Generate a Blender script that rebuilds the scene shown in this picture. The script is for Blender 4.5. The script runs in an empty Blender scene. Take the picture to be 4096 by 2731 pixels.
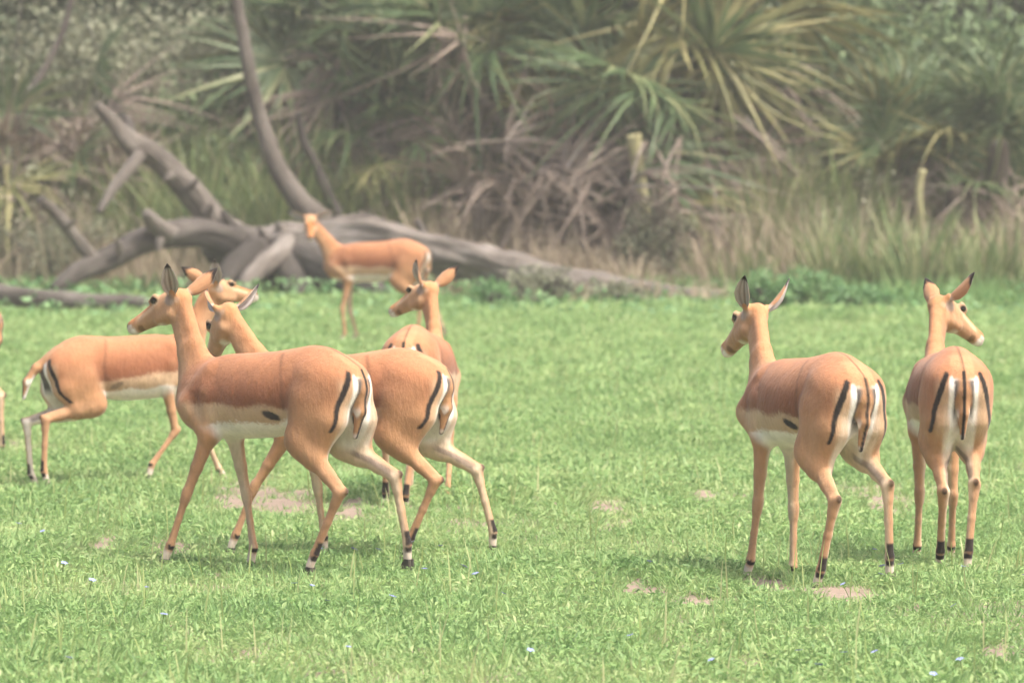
import bpy, math, random
import numpy as np
from mathutils import Vector, Matrix, noise as mnoise

# ------------------------------------------------------------------ camera, sky, sun, exposure
R = math.radians
sc = bpy.context.scene
FPX, CAMH, HOR, CX, CY = 23625.0, 1.8, 540.0, 2048.0, 1365.5
PITCH = math.atan((CY - HOR) / FPX)
cam_data = bpy.data.cameras.new("camera")
cam = bpy.data.objects.new("camera", cam_data)
sc.collection.objects.link(cam)
cam.location = (0, 0, CAMH)
cam.rotation_euler = (R(90) - PITCH, 0, 0)
cam_data.sensor_width = 36.0
cam_data.lens = FPX * 36.0 / 4096.0
cam_data.clip_start = 0.5
cam_data.clip_end = 3000
cam_data.dof.use_dof = True
cam_data.dof.focus_distance = 23.0
cam_data.dof.aperture_fstop = 5.4
sc.camera = cam

SUN_EL, SUN_AZ = R(60), R(-34)          # azimuth from +X towards +Y
sun_dir = Vector((math.cos(SUN_EL) * math.cos(SUN_AZ), math.cos(SUN_EL) * math.sin(SUN_AZ), math.sin(SUN_EL)))
world = bpy.data.worlds.new("World")
sc.world = world
world.use_nodes = True
wn = world.node_tree.nodes
wl = world.node_tree.links
bg = wn["Background"]
sky = wn.new("ShaderNodeTexSky")
sky.sky_type = 'NISHITA'
sky.sun_disc = False
sky.sun_elevation = SUN_EL
sky.sun_rotation = math.atan2(sun_dir.x, sun_dir.y)
sky.air_density = 1.0
sky.dust_density = 8.0
sky.ozone_density = 0.4
wl.new(sky.outputs[0], bg.inputs[0])
bg.inputs[1].default_value = 0.14
sun_data = bpy.data.lights.new("sun", 'SUN')
sun_data.energy = 2.45
sun_data.angle = R(7)
sun_data.color = (1.0, 0.965, 0.91)
sun = bpy.data.objects.new("sun", sun_data)
sc.collection.objects.link(sun)
sun.rotation_euler = (-sun_dir).to_track_quat('-Z', 'Y').to_euler()
sc.view_settings.view_transform = 'Standard'
sc.view_settings.look = 'None'
sc.view_settings.exposure = 1.03
sc.view_settings.gamma = 1.0
sc.view_settings.use_curve_mapping = False
sc.render.engine = 'CYCLES'
cy = sc.cycles
cy.use_denoising = True
cy.max_bounces = 4
cy.diffuse_bounces = 2
cy.glossy_bounces = 2
cy.transmission_bounces = 3
cy.transparent_max_bounces = 4
cy.volume_bounces = 1
cy.use_adaptive_sampling = True
cy.adaptive_threshold = 0.05

# ------------------------------------------------------------------ helpers
rng = np.random.default_rng(7)
COL = sc.collection

def at(u, v, Y):
    """the point at depth Y that the photograph's pixel (u, v) looks at"""
    dx, dy = (u - CX) / FPX, (CY - v) / FPX
    d = Vector((dx, math.cos(PITCH) + dy * math.sin(PITCH), -math.sin(PITCH) + dy * math.cos(PITCH)))
    d *= Y / d.y
    return Vector((0, 0, CAMH)) + d

def on_ground(u, v):
    dx, dy = (u - CX) / FPX, (CY - v) / FPX
    d = Vector((dx, math.cos(PITCH) + dy * math.sin(PITCH), -math.sin(PITCH) + dy * math.cos(PITCH)))
    return Vector((0, 0, CAMH)) + d * (CAMH / -d.z)

def tag(o, label=None, cat=None, group=None, kind=None):
    if label: o["label"] = label
    if cat: o["category"] = cat
    if group: o["group"] = group
    if kind: o["kind"] = kind
    return o

def mesh_from(name, verts, faces, mat=None, smooth=True, color=None):
    """verts (n,3), faces: (m,4) or (m,3) array or list"""
    me = bpy.data.meshes.new(name)
    verts = np.asarray(verts, dtype=np.float32)
    if isinstance(faces, np.ndarray):
        m, k = faces.shape
        me.vertices.add(len(verts)); me.vertices.foreach_set("co", verts.ravel())
        me.loops.add(m * k); me.loops.foreach_set("vertex_index", faces.astype(np.int32).ravel())
        me.polygons.add(m)
        me.polygons.foreach_set("loop_start", np.arange(0, m * k, k, dtype=np.int32))
        me.update(calc_edges=True)
    else:
        me.from_pydata(verts.tolist(), [], faces)
    if smooth and len(me.polygons):
        me.polygons.foreach_set("use_smooth", np.ones(len(me.polygons), dtype=bool))
    if color is not None:
        a = me.attributes.new("coat", 'FLOAT_COLOR', 'POINT')
        c = np.ones((len(verts), 4), dtype=np.float32); c[:, :3] = color
        a.data.foreach_set("color", c.ravel())
    if mat: me.materials.append(mat)
    return me

def obj(name, me, parent=None, loc=None):
    o = bpy.data.objects.new(name, me)
    COL.objects.link(o)
    if parent: o.parent = parent
    if loc is not None: o.location = loc
    return o

def empty(name, loc=(0, 0, 0)):
    o = bpy.data.objects.new(name, None)
    COL.objects.link(o); o.location = loc
    return o

# ------------------------------------------------------------------ materials
def new_mat(name):
    m = bpy.data.materials.new(name); m.use_nodes = True
    nt = m.node_tree; nt.nodes.clear()
    out = nt.nodes.new("ShaderNodeOutputMaterial")
    return m, nt, out

def N(nt, typ, **kw):
    n = nt.nodes.new(typ)
    for k, v in kw.items(): setattr(n, k, v)
    return n

def ramp(nt, stops):
    r = N(nt, "ShaderNodeValToRGB")
    el = r.color_ramp.elements
    while len(el) < len(stops): el.new(0.5)
    for e, (p, c) in zip(el, stops):
        e.position = p; e.color = (*c, 1)
    return r

def noise_node(nt, scale, detail=4, coords=None, rough=0.55, dim='3D'):
    n = N(nt, "ShaderNodeTexNoise", noise_dimensions=dim)
    n.inputs["Scale"].default_value = scale
    n.inputs["Detail"].default_value = detail
    n.inputs["Roughness"].default_value = rough
    if coords is not None: nt.links.new(coords, n.inputs["Vector"])
    return n

def leaf_mat(name, stops, trans=0.35, patch=0.25, per="island", rough=0.5, patch_stops=None):
    """foliage: colour from a per-leaf / per-tuft random value mixed with a slow drift over the ground"""
    m, nt, out = new_mat(name)
    L = nt.links
    geo = N(nt, "ShaderNodeNewGeometry")
    if per == "island":
        rnd = geo.outputs["Random Per Island"]
    else:
        oi = N(nt, "ShaderNodeObjectInfo")
        add = N(nt, "ShaderNodeMath", operation='ADD'); L.new(oi.outputs["Random"], add.inputs[0]); L.new(geo.outputs["Random Per Island"], add.inputs[1])
        hv = N(nt, "ShaderNodeMath", operation='MULTIPLY'); L.new(add.outputs[0], hv.inputs[0]); hv.inputs[1].default_value = 0.5
        rnd = hv.outputs[0]
    ns = noise_node(nt, patch, 3, geo.outputs["Position"])
    mix = N(nt, "ShaderNodeMath", operation='MULTIPLY_ADD')
    L.new(ns.outputs[0], mix.inputs[0]); mix.inputs[1].default_value = 0.7
    sub = N(nt, "ShaderNodeMath", operation='MULTIPLY_ADD'); L.new(rnd, sub.inputs[0]); sub.inputs[1].default_value = 0.75; sub.inputs[2].default_value = -0.22
    L.new(sub.outputs[0], mix.inputs[2])
    r = ramp(nt, stops); L.new(mix.outputs[0], r.inputs[0])
    p = N(nt, "ShaderNodeBsdfPrincipled")
    p.inputs["Roughness"].default_value = rough
    p.inputs["Specular IOR Level"].default_value = 0.35
    L.new(r.outputs[0], p.inputs["Base Color"])
    t = N(nt, "ShaderNodeBsdfTranslucent"); L.new(r.outputs[0], t.inputs[0])
    mx = N(nt, "ShaderNodeMixShader"); mx.inputs[0].default_value = trans
    L.new(p.outputs[0], mx.inputs[1]); L.new(t.outputs[0], mx.inputs[2]); L.new(mx.outputs[0], out.inputs[0])
    return m

def wood_mat(name, stops, scale=13.0, bump=0.9, stretch=(1, 1, 0.12)):
    """weathered wood: generated UV 'along' attribute makes streaks run along each limb"""
    m, nt, out = new_mat(name)
    L = nt.links
    at_ = N(nt, "ShaderNodeAttribute", attribute_name="limb")
    n1 = noise_node(nt, scale, 6, at_.outputs["Vector"], 0.65)
    geo = N(nt, "ShaderNodeNewGeometry")
    n2 = noise_node(nt, 1.7, 3, geo.outputs["Position"])
    add = N(nt, "ShaderNodeMath", operation='MULTIPLY_ADD'); L.new(n2.outputs[0], add.inputs[0]); add.inputs[1].default_value = 0.6
    sc_ = N(nt, "ShaderNodeMath", operation='MULTIPLY_ADD'); L.new(n1.outputs[0], sc_.inputs[0]); sc_.inputs[1].default_value = 0.9; sc_.inputs[2].default_value = -0.25
    L.new(sc_.outputs[0], add.inputs[2])
    r = ramp(nt, stops); L.new(add.outputs[0], r.inputs[0])
    p = N(nt, "ShaderNodeBsdfPrincipled"); p.inputs["Roughness"].default_value = 0.85
    p.inputs["Specular IOR Level"].default_value = 0.2
    L.new(r.outputs[0], p.inputs["Base Color"])
    b = N(nt, "ShaderNodeBump"); b.inputs["Strength"].default_value = bump; b.inputs["Distance"].default_value = 0.03
    L.new(n1.outputs[0], b.inputs["Height"]); L.new(b.outputs[0], p.inputs["Normal"])
    L.new(p.outputs[0], out.inputs[0])
    return m

def plain_mat(name, col, rough=0.5, spec=0.5, noise_scale=None, col2=None):
    m, nt, out = new_mat(name)
    p = N(nt, "ShaderNodeBsdfPrincipled")
    p.inputs["Roughness"].default_value = rough
    p.inputs["Specular IOR Level"].default_value = spec
    p.inputs["Base Color"].default_value = (*col, 1)
    if noise_scale:
        geo = N(nt, "ShaderNodeTexCoord")
        n = noise_node(nt, noise_scale, 4, geo.outputs["Object"])
        r = ramp(nt, [(0.35, col), (0.65, col2)])
        nt.links.new(n.outputs[0], r.inputs[0]); nt.links.new(r.outputs[0], p.inputs["Base Color"])
    nt.links.new(p.outputs[0], out.inputs[0])
    return m

def coat_mat():
    m, nt, out = new_mat("short_fur")
    L = nt.links
    a = N(nt, "ShaderNodeAttribute", attribute_name="coat")
    tc = N(nt, "ShaderNodeTexCoord")
    mp = N(nt, "ShaderNodeMapping"); mp.inputs["Scale"].default_value = (1, 1, 0.35); L.new(tc.outputs["Object"], mp.inputs[0])
    n1 = noise_node(nt, 60, 4, mp.outputs[0], 0.7)
    n2 = noise_node(nt, 11, 3, tc.outputs["Object"])
    ad = N(nt, "ShaderNodeMath", operation='ADD'); L.new(n1.outputs[0], ad.inputs[0]); L.new(n2.outputs[0], ad.inputs[1])
    mr = N(nt, "ShaderNodeMapRange"); L.new(ad.outputs[0], mr.inputs[0])
    mr.inputs[1].default_value = 0.6; mr.inputs[2].default_value = 1.4; mr.inputs[3].default_value = 0.79; mr.inputs[4].default_value = 1.19
    mul = N(nt, "ShaderNodeMix", data_type='RGBA', blend_type='MULTIPLY'); mul.inputs[0].default_value = 1.0
    L.new(a.outputs["Color"], mul.inputs[6]); L.new(mr.outputs[0], mul.inputs[7])
    p = N(nt, "ShaderNodeBsdfPrincipled"); p.inputs["Roughness"].default_value = 0.75
    p.inputs["Specular IOR Level"].default_value = 0.12
    p.inputs["Sheen Weight"].default_value = 0.12; p.inputs["Sheen Roughness"].default_value = 0.5
    L.new(mul.outputs[2], p.inputs["Base Color"])
    b = N(nt, "ShaderNodeBump"); b.inputs["Strength"].default_value = 0.28; b.inputs["Distance"].default_value = 0.02
    L.new(ad.outputs[0], b.inputs["Height"]); L.new(b.outputs[0], p.inputs["Normal"])
    L.new(p.outputs[0], out.inputs[0])
    return m

M = {}
M["coat"] = coat_mat()
M["eye"] = plain_mat("eye_dark", (0.012, 0.008, 0.006), 0.08, 0.6)
M["hoof"] = plain_mat("hoof_horn", (0.035, 0.03, 0.027), 0.5, 0.4, 30, (0.07, 0.06, 0.05))
M["grass"] = leaf_mat("short_green_grass", [(0.05, (0.11, 0.22, 0.075)), (0.3, (0.205, 0.345, 0.12)), (0.52, (0.285, 0.43, 0.162)), (0.75, (0.37, 0.485, 0.20)), (1.0, (0.52, 0.55, 0.30))], 0.45, 0.8, per="both")
M["weed"] = leaf_mat("broad_weed_leaf", [(0.0, (0.09, 0.20, 0.08)), (0.5, (0.17, 0.32, 0.13)), (1.0, (0.28, 0.42, 0.19))], 0.35, 0.8)
M["frond_green"] = leaf_mat("palm_frond_green", [(0.0, (0.06, 0.11, 0.045)), (0.5, (0.12, 0.175, 0.075)), (0.8, (0.22, 0.25, 0.12)), (1.0, (0.40, 0.39, 0.22))], 0.3, 0.7, rough=0.4)
M["frond_yellow"] = leaf_mat("palm_frond_yellowing", [(0.0, (0.12, 0.14, 0.05)), (0.5, (0.22, 0.215, 0.085)), (1.0, (0.40, 0.36, 0.17))], 0.3, 0.7, rough=0.45)
M["frond_dead"] = leaf_mat("palm_frond_dead", [(0.0, (0.11, 0.085, 0.07)), (0.4, (0.23, 0.18, 0.145)), (0.75, (0.35, 0.285, 0.23)), (1.0, (0.48, 0.42, 0.35))], 0.15, 0.9, rough=0.8)
M["bush_grey"] = leaf_mat("greyish_bush_leaf", [(0.1, (0.09, 0.105, 0.06)), (0.5, (0.21, 0.225, 0.14)), (0.9, (0.40, 0.40, 0.28))], 0.25, 0.9)
M["bush_green"] = leaf_mat("green_bush_leaf", [(0.0, (0.06, 0.10, 0.05)), (0.5, (0.14, 0.21, 0.095)), (1.0, (0.27, 0.34, 0.16))], 0.3, 0.8)
M["tree_dark"] = leaf_mat("dark_tree_leaf", [(0.0, (0.045, 0.065, 0.035)), (0.5, (0.10, 0.135, 0.07)), (1.0, (0.20, 0.235, 0.13))], 0.25, 0.7)
M["drygrass"] = leaf_mat("dry_grass_blade", [(0.0, (0.22, 0.17, 0.12)), (0.5, (0.38, 0.31, 0.22)), (1.0, (0.54, 0.46, 0.32))], 0.25, 0.9, rough=0.7)
M["reed"] = leaf_mat("green_reed_blade", [(0.0, (0.10, 0.16, 0.06)), (0.5, (0.20, 0.26, 0.10)), (0.8, (0.30, 0.32, 0.15)), (1.0, (0.46, 0.41, 0.26))], 0.3, 0.8)
M["deadwood"] = wood_mat("weathered_grey_wood", [(0.28, (0.04, 0.034, 0.03)), (0.42, (0.11, 0.094, 0.080)), (0.57, (0.19, 0.164, 0.143)), (0.75, (0.30, 0.275, 0.255))])
M["bark"] = wood_mat("dark_bark", [(0.28, (0.028, 0.024, 0.021)), (0.5, (0.075, 0.065, 0.057)), (0.75, (0.17, 0.15, 0.135))])
M["palmtrunk"] = wood_mat("palm_trunk_fibre", [(0.0, (0.045, 0.038, 0.03)), (0.5, (0.12, 0.10, 0.08)), (1.0, (0.22, 0.19, 0.15))])
M["palestalk"] = wood_mat("pale_yellow_stalk", [(0.0, (0.30, 0.27, 0.13)), (0.5, (0.45, 0.41, 0.22)), (1.0, (0.58, 0.54, 0.34))], 5, 0.2)
M["stalk_green"] = leaf_mat("pale_grass_stalk", [(0.0, (0.28, 0.38, 0.12)), (0.5, (0.40, 0.48, 0.19)), (1.0, (0.58, 0.58, 0.32))], 0.5, 0.8)
M["flower"] = plain_mat("pale_blue_petal", (0.30, 0.33, 0.72), 0.6, 0.3)
M["stem"] = plain_mat("green_flower_stem", (0.12, 0.2, 0.05), 0.6, 0.3)

def soil_mat():
    m, nt, out = new_mat("pinkish_bare_soil")
    L = nt.links
    geo = N(nt, "ShaderNodeNewGeometry")
    n1 = noise_node(nt, 1.2, 6, geo.outputs["Position"], 0.65)
    n2 = noise_node(nt, 25, 5, geo.outputs["Position"], 0.7)
    ad = N(nt, "ShaderNodeMath", operation='MULTIPLY_ADD'); L.new(n2.outputs[0], ad.inputs[0]); ad.inputs[1].default_value = 0.5
    s = N(nt, "ShaderNodeMath", operation='MULTIPLY'); L.new(n1.outputs[0], s.inputs[0]); s.inputs[1].default_value = 0.5
    L.new(s.outputs[0], ad.inputs[2])
    r = ramp(nt, [(0.25, (0.13, 0.10, 0.075)), (0.5, (0.27, 0.21, 0.165)), (0.75, (0.40, 0.32, 0.265))])
    L.new(ad.outputs[0], r.inputs[0])
    p = N(nt, "ShaderNodeBsdfPrincipled"); p.inputs["Roughness"].default_value = 0.95
    p.inputs["Specular IOR Level"].default_value = 0.1
    L.new(r.outputs[0], p.inputs["Base Color"])
    b = N(nt, "ShaderNodeBump"); b.inputs["Strength"].default_value = 0.6; b.inputs["Distance"].default_value = 0.03
    L.new(n2.outputs[0], b.inputs["Height"]); L.new(b.outputs[0], p.inputs["Normal"]); L.new(p.outputs[0], out.inputs[0])
    return m
M["soil"] = soil_mat()

# ------------------------------------------------------------------ ground
def ground_z(x, y):
    return 0.012 * np.sin(x * 1.3 + 0.5 * y) + 0.010 * np.sin(0.9 * y - 0.4 * x + 1.0) + 0.006 * np.sin(3.1 * x + 2.3 * y)

gx = np.concatenate([np.array([-900, -400, -150, -60, -30, -18]), np.arange(-12, 12.01, 0.3), np.array([18, 30, 60, 150, 400, 900])])
gy = np.concatenate([np.array([-400, -100, -30, 0, 10]), np.arange(16, 70.01, 0.3), np.array([76, 90, 120, 200, 450, 1400])])
GX, GY = np.meshgrid(gx, gy)
GZ = ground_z(GX, GY)
nv = len(gx)
idx = np.arange(len(gx) * len(gy)).reshape(len(gy), len(gx))
gf = np.stack([idx[:-1, :-1], idx[:-1, 1:], idx[1:, 1:], idx[1:, :-1]], -1).reshape(-1, 4)
g = obj("ground", mesh_from("ground", np.stack([GX, GY, GZ], -1).reshape(-1, 3), gf, M["soil"]))
tag(g, "bare pinkish soil showing between the short green grass", kind="structure")

# ------------------------------------------------------------------ blades and leaves
def blades(base, length, width, az, lean, curl, rows=4, r=rng, twist=None):
    """n tapering blades: base (n,3), arrays of length, width, azimuth, lean (rad from vertical), curl"""
    n = len(base)
    t = np.linspace(0, 1, rows)
    ang = lean[:, None] + curl[:, None] * t[None, :]
    seg = length[:, None] / (rows - 1)
    dx = np.sin(ang[:, :-1]) * seg; dz = np.cos(ang[:, :-1]) * seg
    px = np.concatenate([np.zeros((n, 1)), np.cumsum(dx, 1)], 1)
    pz = np.concatenate([np.zeros((n, 1)), np.cumsum(dz, 1)], 1)
    w = width[:, None] * np.array([0.55] + [1.0] * (rows - 3) + [0.75, 0.08])[None, :] * 0.5
    ca, sa = np.cos(az)[:, None], np.sin(az)[:, None]
    tw = az + np.pi / 2 if twist is None else az + np.pi / 2 + twist
    cw, sw = np.cos(tw)[:, None], np.sin(tw)[:, None]
    cx = base[:, 0:1] + px * ca; cyy = base[:, 1:2] + px * sa; cz = base[:, 2:3] + pz
    Lf = np.stack([cx - w * cw, cyy - w * sw, cz], -1); Rt = np.stack([cx + w * cw, cyy + w * sw, cz], -1)
    V = np.stack([Lf, Rt], 2).reshape(n, rows * 2, 3)
    f = np.array([[2 * i, 2 * i + 1, 2 * i + 3, 2 * i + 2] for i in range(rows - 1)])
    Fc = (f[None] + (np.arange(n) * rows * 2)[:, None, None]).reshape(-1, 4)
    return V.reshape(-1, 3), Fc

def leaves(cent, size, r=rng, aspect=0.55, up=0.4, droop=0.25):
    """n folded diamond leaves (4 quad-ish tris) with random orientation"""
    n = len(cent)
    nrm = r.normal(size=(n, 3)); nrm[:, 2] = np.abs(nrm[:, 2]) + up
    nrm /= np.linalg.norm(nrm, axis=1, keepdims=True)
    d = r.normal(size=(n, 3)); d -= nrm * np.sum(d * nrm, 1, keepdims=True); d /= np.linalg.norm(d, axis=1, keepdims=True)
    s = np.cross(nrm, d)
    sz = size[:, None]
    a = cent - d * sz * 0.5
    b = cent + s * sz * aspect * 0.5 + nrm * sz * 0.08
    c = cent + d * sz * 0.5 - nrm * sz * droop
    e = cent - s * sz * aspect * 0.5 + nrm * sz * 0.08
    V = np.stack([a, b, c, e], 1).reshape(-1, 3)
    f = np.array([[0, 1, 2], [0, 2, 3]])
    Fc = (f[None] + (np.arange(n) * 4)[:, None, None]).reshape(-1, 3)
    return V, Fc

def join(parts):
    V, Fc, o = [], [], 0
    for v, f in parts:
        V.append(v); Fc.append(f + o); o += len(v)
    return np.concatenate(V), np.concatenate(Fc)

# ------------------------------------------------------------------ the grass carpet (nobody could count it: one object)
tuft_col = bpy.data.collections.new("tuft_shapes")
for k in range(10):
    r = np.random.default_rng(100 + k)
    n = 22
    rad = np.sqrt(r.random(n)) * 0.06; th = r.random(n) * 6.283
    base = np.stack([rad * np.cos(th), rad * np.sin(th), np.full(n, -0.01)], -1)
    if k < 7:
        ln = r.uniform(0.03, 0.082, n)
        v, f = blades(base, ln, r.uniform(0.0045, 0.009, n), th + r.normal(0, 0.7, n), r.uniform(0.15, 0.95, n), r.uniform(0.2, 1.2, n), 4, r, r.normal(0, 0.6, n))
    else:                                   # small broad-leaved herbs between the grass
        m = 26
        c = np.stack([r.normal(0, 0.035, m), r.normal(0, 0.035, m), r.uniform(0.010, 0.045, m)], -1)
        v1, f1 = leaves(c, r.uniform(0.016, 0.034, m), r, 0.38, 0.5, 0.2)
        f1 = np.concatenate([f1, f1[:, 2:3]], 1)
        v2, f2 = blades(base[:8], r.uniform(0.03, 0.07, 8), r.uniform(0.004, 0.007, 8), th[:8], r.uniform(0.2, 0.9, 8), r.uniform(0.2, 0.8, 8), 4, r)
        v, f = join([(v2, f2), (v1, f1)])
        f = [list(dict.fromkeys(q)) for q in f.tolist()]
    to = bpy.data.objects.new("grass_tuft", mesh_from("grass_tuft", v, f, M["grass"]))
    tuft_col.objects.link(to)

bare = []                                   # patches of open soil: centre, half width, half depth in metres
for (u, v, w, dp) in [(1010, 1968, .22, .5), (1230, 1985, .10, .3), (430, 2160, .13, .3), (700, 2172, .15, .25), (2790, 1998, .07, .3), (3480, 1995, .10, .4), (3600, 1990, .05, .3),
                      (2560, 2340, .14, .16), (2760, 2385, .12, .16), (3040, 2330, .13, .2), (3350, 2370, .18, .14), (2700, 2545, .06, .18), (2980, 2620, .1, .15), (4010, 2610, .13, .25),
                      (75, 1960, .05, .3), (2150, 2010, .10, .3), (1420, 2030, .07, .3), (300, 2700, .05, .15), (780, 2480, .06, .12), (1100, 2590, .06, .12), (2420, 2030, .14, .25), (2500, 2050, .06, .3), (1130, 2005, .15, .2), (1990, 2490, .05, .12), (3900, 2700, .1, .1), (540, 2010, .07, .2)]:
    p = on_ground(u, v); k_ = (p.y / 25.0) ** 2; bare.append((p.x, p.y - 0.30 * k_, w * (0.5 if v > 2400 else 0.75), (dp * 0.9 + 0.36) * k_))
bare = np.array(bare)

def scatter(y0, y1, dens, smin, smax, seed, hm=1.0):
    r = np.random.default_rng(seed)
    area = 0
    n = int(dens * (y1 - y0) * 2 * (0.0867 * y1 + 2.7))
    y = r.uniform(y0, y1, n); x = r.uniform(-1, 1, n) * (0.0867 * y1 + 2.7)
    keep = np.abs(x) < 0.0867 * y + 2.7
    x, y = x[keep], y[keep]
    low = 0.5 + 0.25 * np.sin(x * 2.1 + 1.7 * np.sin(y * 0.9)) + 0.25 * np.sin(y * 1.6 + 2.2 * np.sin(x * 1.3))
    fine = 0.5 + 0.25 * np.sin(x * 9.3 + 2 * np.sin(y * 4.1)) + 0.25 * np.sin(y * 6.7 + 2 * np.sin(x * 5.9))
    d = np.full(len(x), 9.0)
    for (bx, by, w, dp) in bare:
        d = np.minimum(d, ((x - bx) / w) ** 2 + ((y - by) / dp) ** 2)
    pk = np.clip(0.50 + 0.5 * low + 0.35 * fine, 0, 1)
    d = d * (0.55 + 0.9 * fine) + r.normal(0, 0.12, len(d))
    pk = np.where(d < 1.0, np.clip(0.10 + 0.30 * d * d, 0, 1), pk)
    keep = r.random(len(x)) < pk
    x, y, low, d = x[keep], y[keep], low[keep], d[keep]
    n = len(x)
    s = r.uniform(smin, smax, n) * (0.75 + 0.5 * low) * np.where(d < 2.2, 0.55 + 0.2 * np.clip(d, 0, 2.2) / 2.2, 1.0)
    # lusher, taller growth towards the fallen timber
    s *= 1.0 + 0.5 * np.clip((y - 52) / 12, 0, 1)
    co = np.stack([x, y, ground_z(x, y)], -1)
    rot = np.stack([r.normal(0, 0.12, n), r.normal(0, 0.12, n), r.random(n) * 6.283], -1)
    var = r.integers(0, 10, n)
    var = np.where((low > 0.7) & (r.random(n) < 0.25), r.integers(7, 10, n), var)
    return co, rot, s, var

parts_ = [scatter(17.5, 28, 330, 0.8, 1.25, 1), scatter(28, 40, 190, 0.95, 1.5, 2), scatter(40, 68, 85, 1.3, 2.1, 3)]
co = np.concatenate([p[0] for p in parts_]); rot = np.concatenate([p[1] for p in parts_])
scl = np.concatenate([p[2] for p in parts_]); var = np.concatenate([p[3] for p in parts_])
gme = bpy.data.meshes.new("grass_points")
gme.vertices.add(len(co)); gme.vertices.foreach_set("co", co.astype(np.float32).ravel())
a = gme.attributes.new("rot", 'FLOAT_VECTOR', 'POINT'); a.data.foreach_set("vector", rot.astype(np.float32).ravel())
a = gme.attributes.new("scl", 'FLOAT', 'POINT'); a.data.foreach_set("value", scl.astype(np.float32))
a = gme.attributes.new("var", 'INT', 'POINT'); a.data.foreach_set("value", var.astype(np.int32))
grass = obj("grass", gme)
tag(grass, "short bright green grass and herbs covering the clearing", "grass", kind="stuff")
ng = bpy.data.node_groups.new("grass_scatter", 'GeometryNodeTree')
ng.interface.new_socket("Geometry", in_out='INPUT', socket_type='NodeSocketGeometry')
ng.interface.new_socket("Geometry", in_out='OUTPUT', socket_type='NodeSocketGeometry')
gi = ng.nodes.new("NodeGroupInput"); go = ng.nodes.new("NodeGroupOutput")
iop = ng.nodes.new("GeometryNodeInstanceOnPoints"); iop.inputs["Pick Instance"].default_value = True
ci = ng.nodes.new("GeometryNodeCollectionInfo"); ci.inputs["Collection"].default_value = tuft_col
ci.inputs["Separate Children"].default_value = True; ci.inputs["Reset Children"].default_value = True
def named(nm, typ):
    n = ng.nodes.new("GeometryNodeInputNamedAttribute"); n.data_type = typ; n.inputs["Name"].default_value = nm
    return n.outputs["Attribute"]
ng.links.new(gi.outputs[0], iop.inputs["Points"]); ng.links.new(ci.outputs[0], iop.inputs["Instance"])
ng.links.new(named("var", 'INT'), iop.inputs["Instance Index"]); ng.links.new(named("scl", 'FLOAT'), iop.inputs["Scale"])
e2r = ng.nodes.new("FunctionNodeEulerToRotation"); ng.links.new(named("rot", 'FLOAT_VECTOR'), e2r.inputs[0]); ng.links.new(e2r.outputs[0], iop.inputs["Rotation"])
ng.links.new(iop.outputs[0], go.inputs[0])
md = grass.modifiers.new("scatter", 'NODES'); md.node_group = ng

# taller seeding stems and broad weeds
def stuff_mesh(name, v, f, mat, label, cat):
    o = obj(name, mesh_from(name, v, f, mat))
    return tag(o, label, cat, kind="stuff")
r = np.random.default_rng(21)
n = 1500
y = 17.5 + 34 * r.random(n) ** 1.4; x = r.uniform(-1, 1, n) * (0.0867 * y + 1.2)
v, f = blades(np.stack([x, y, ground_z(x, y)], -1), r.uniform(0.10, 0.22, n), r.uniform(0.004, 0.008, n), r.random(n) * 6.28, r.uniform(0.0, 0.3, n), r.uniform(0.0, 0.6, n), 5, r)
stuff_mesh("tall_grass_stems", v, f, M["stalk_green"], "thin upright grass stems rising out of the short grass", "grass")

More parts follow.
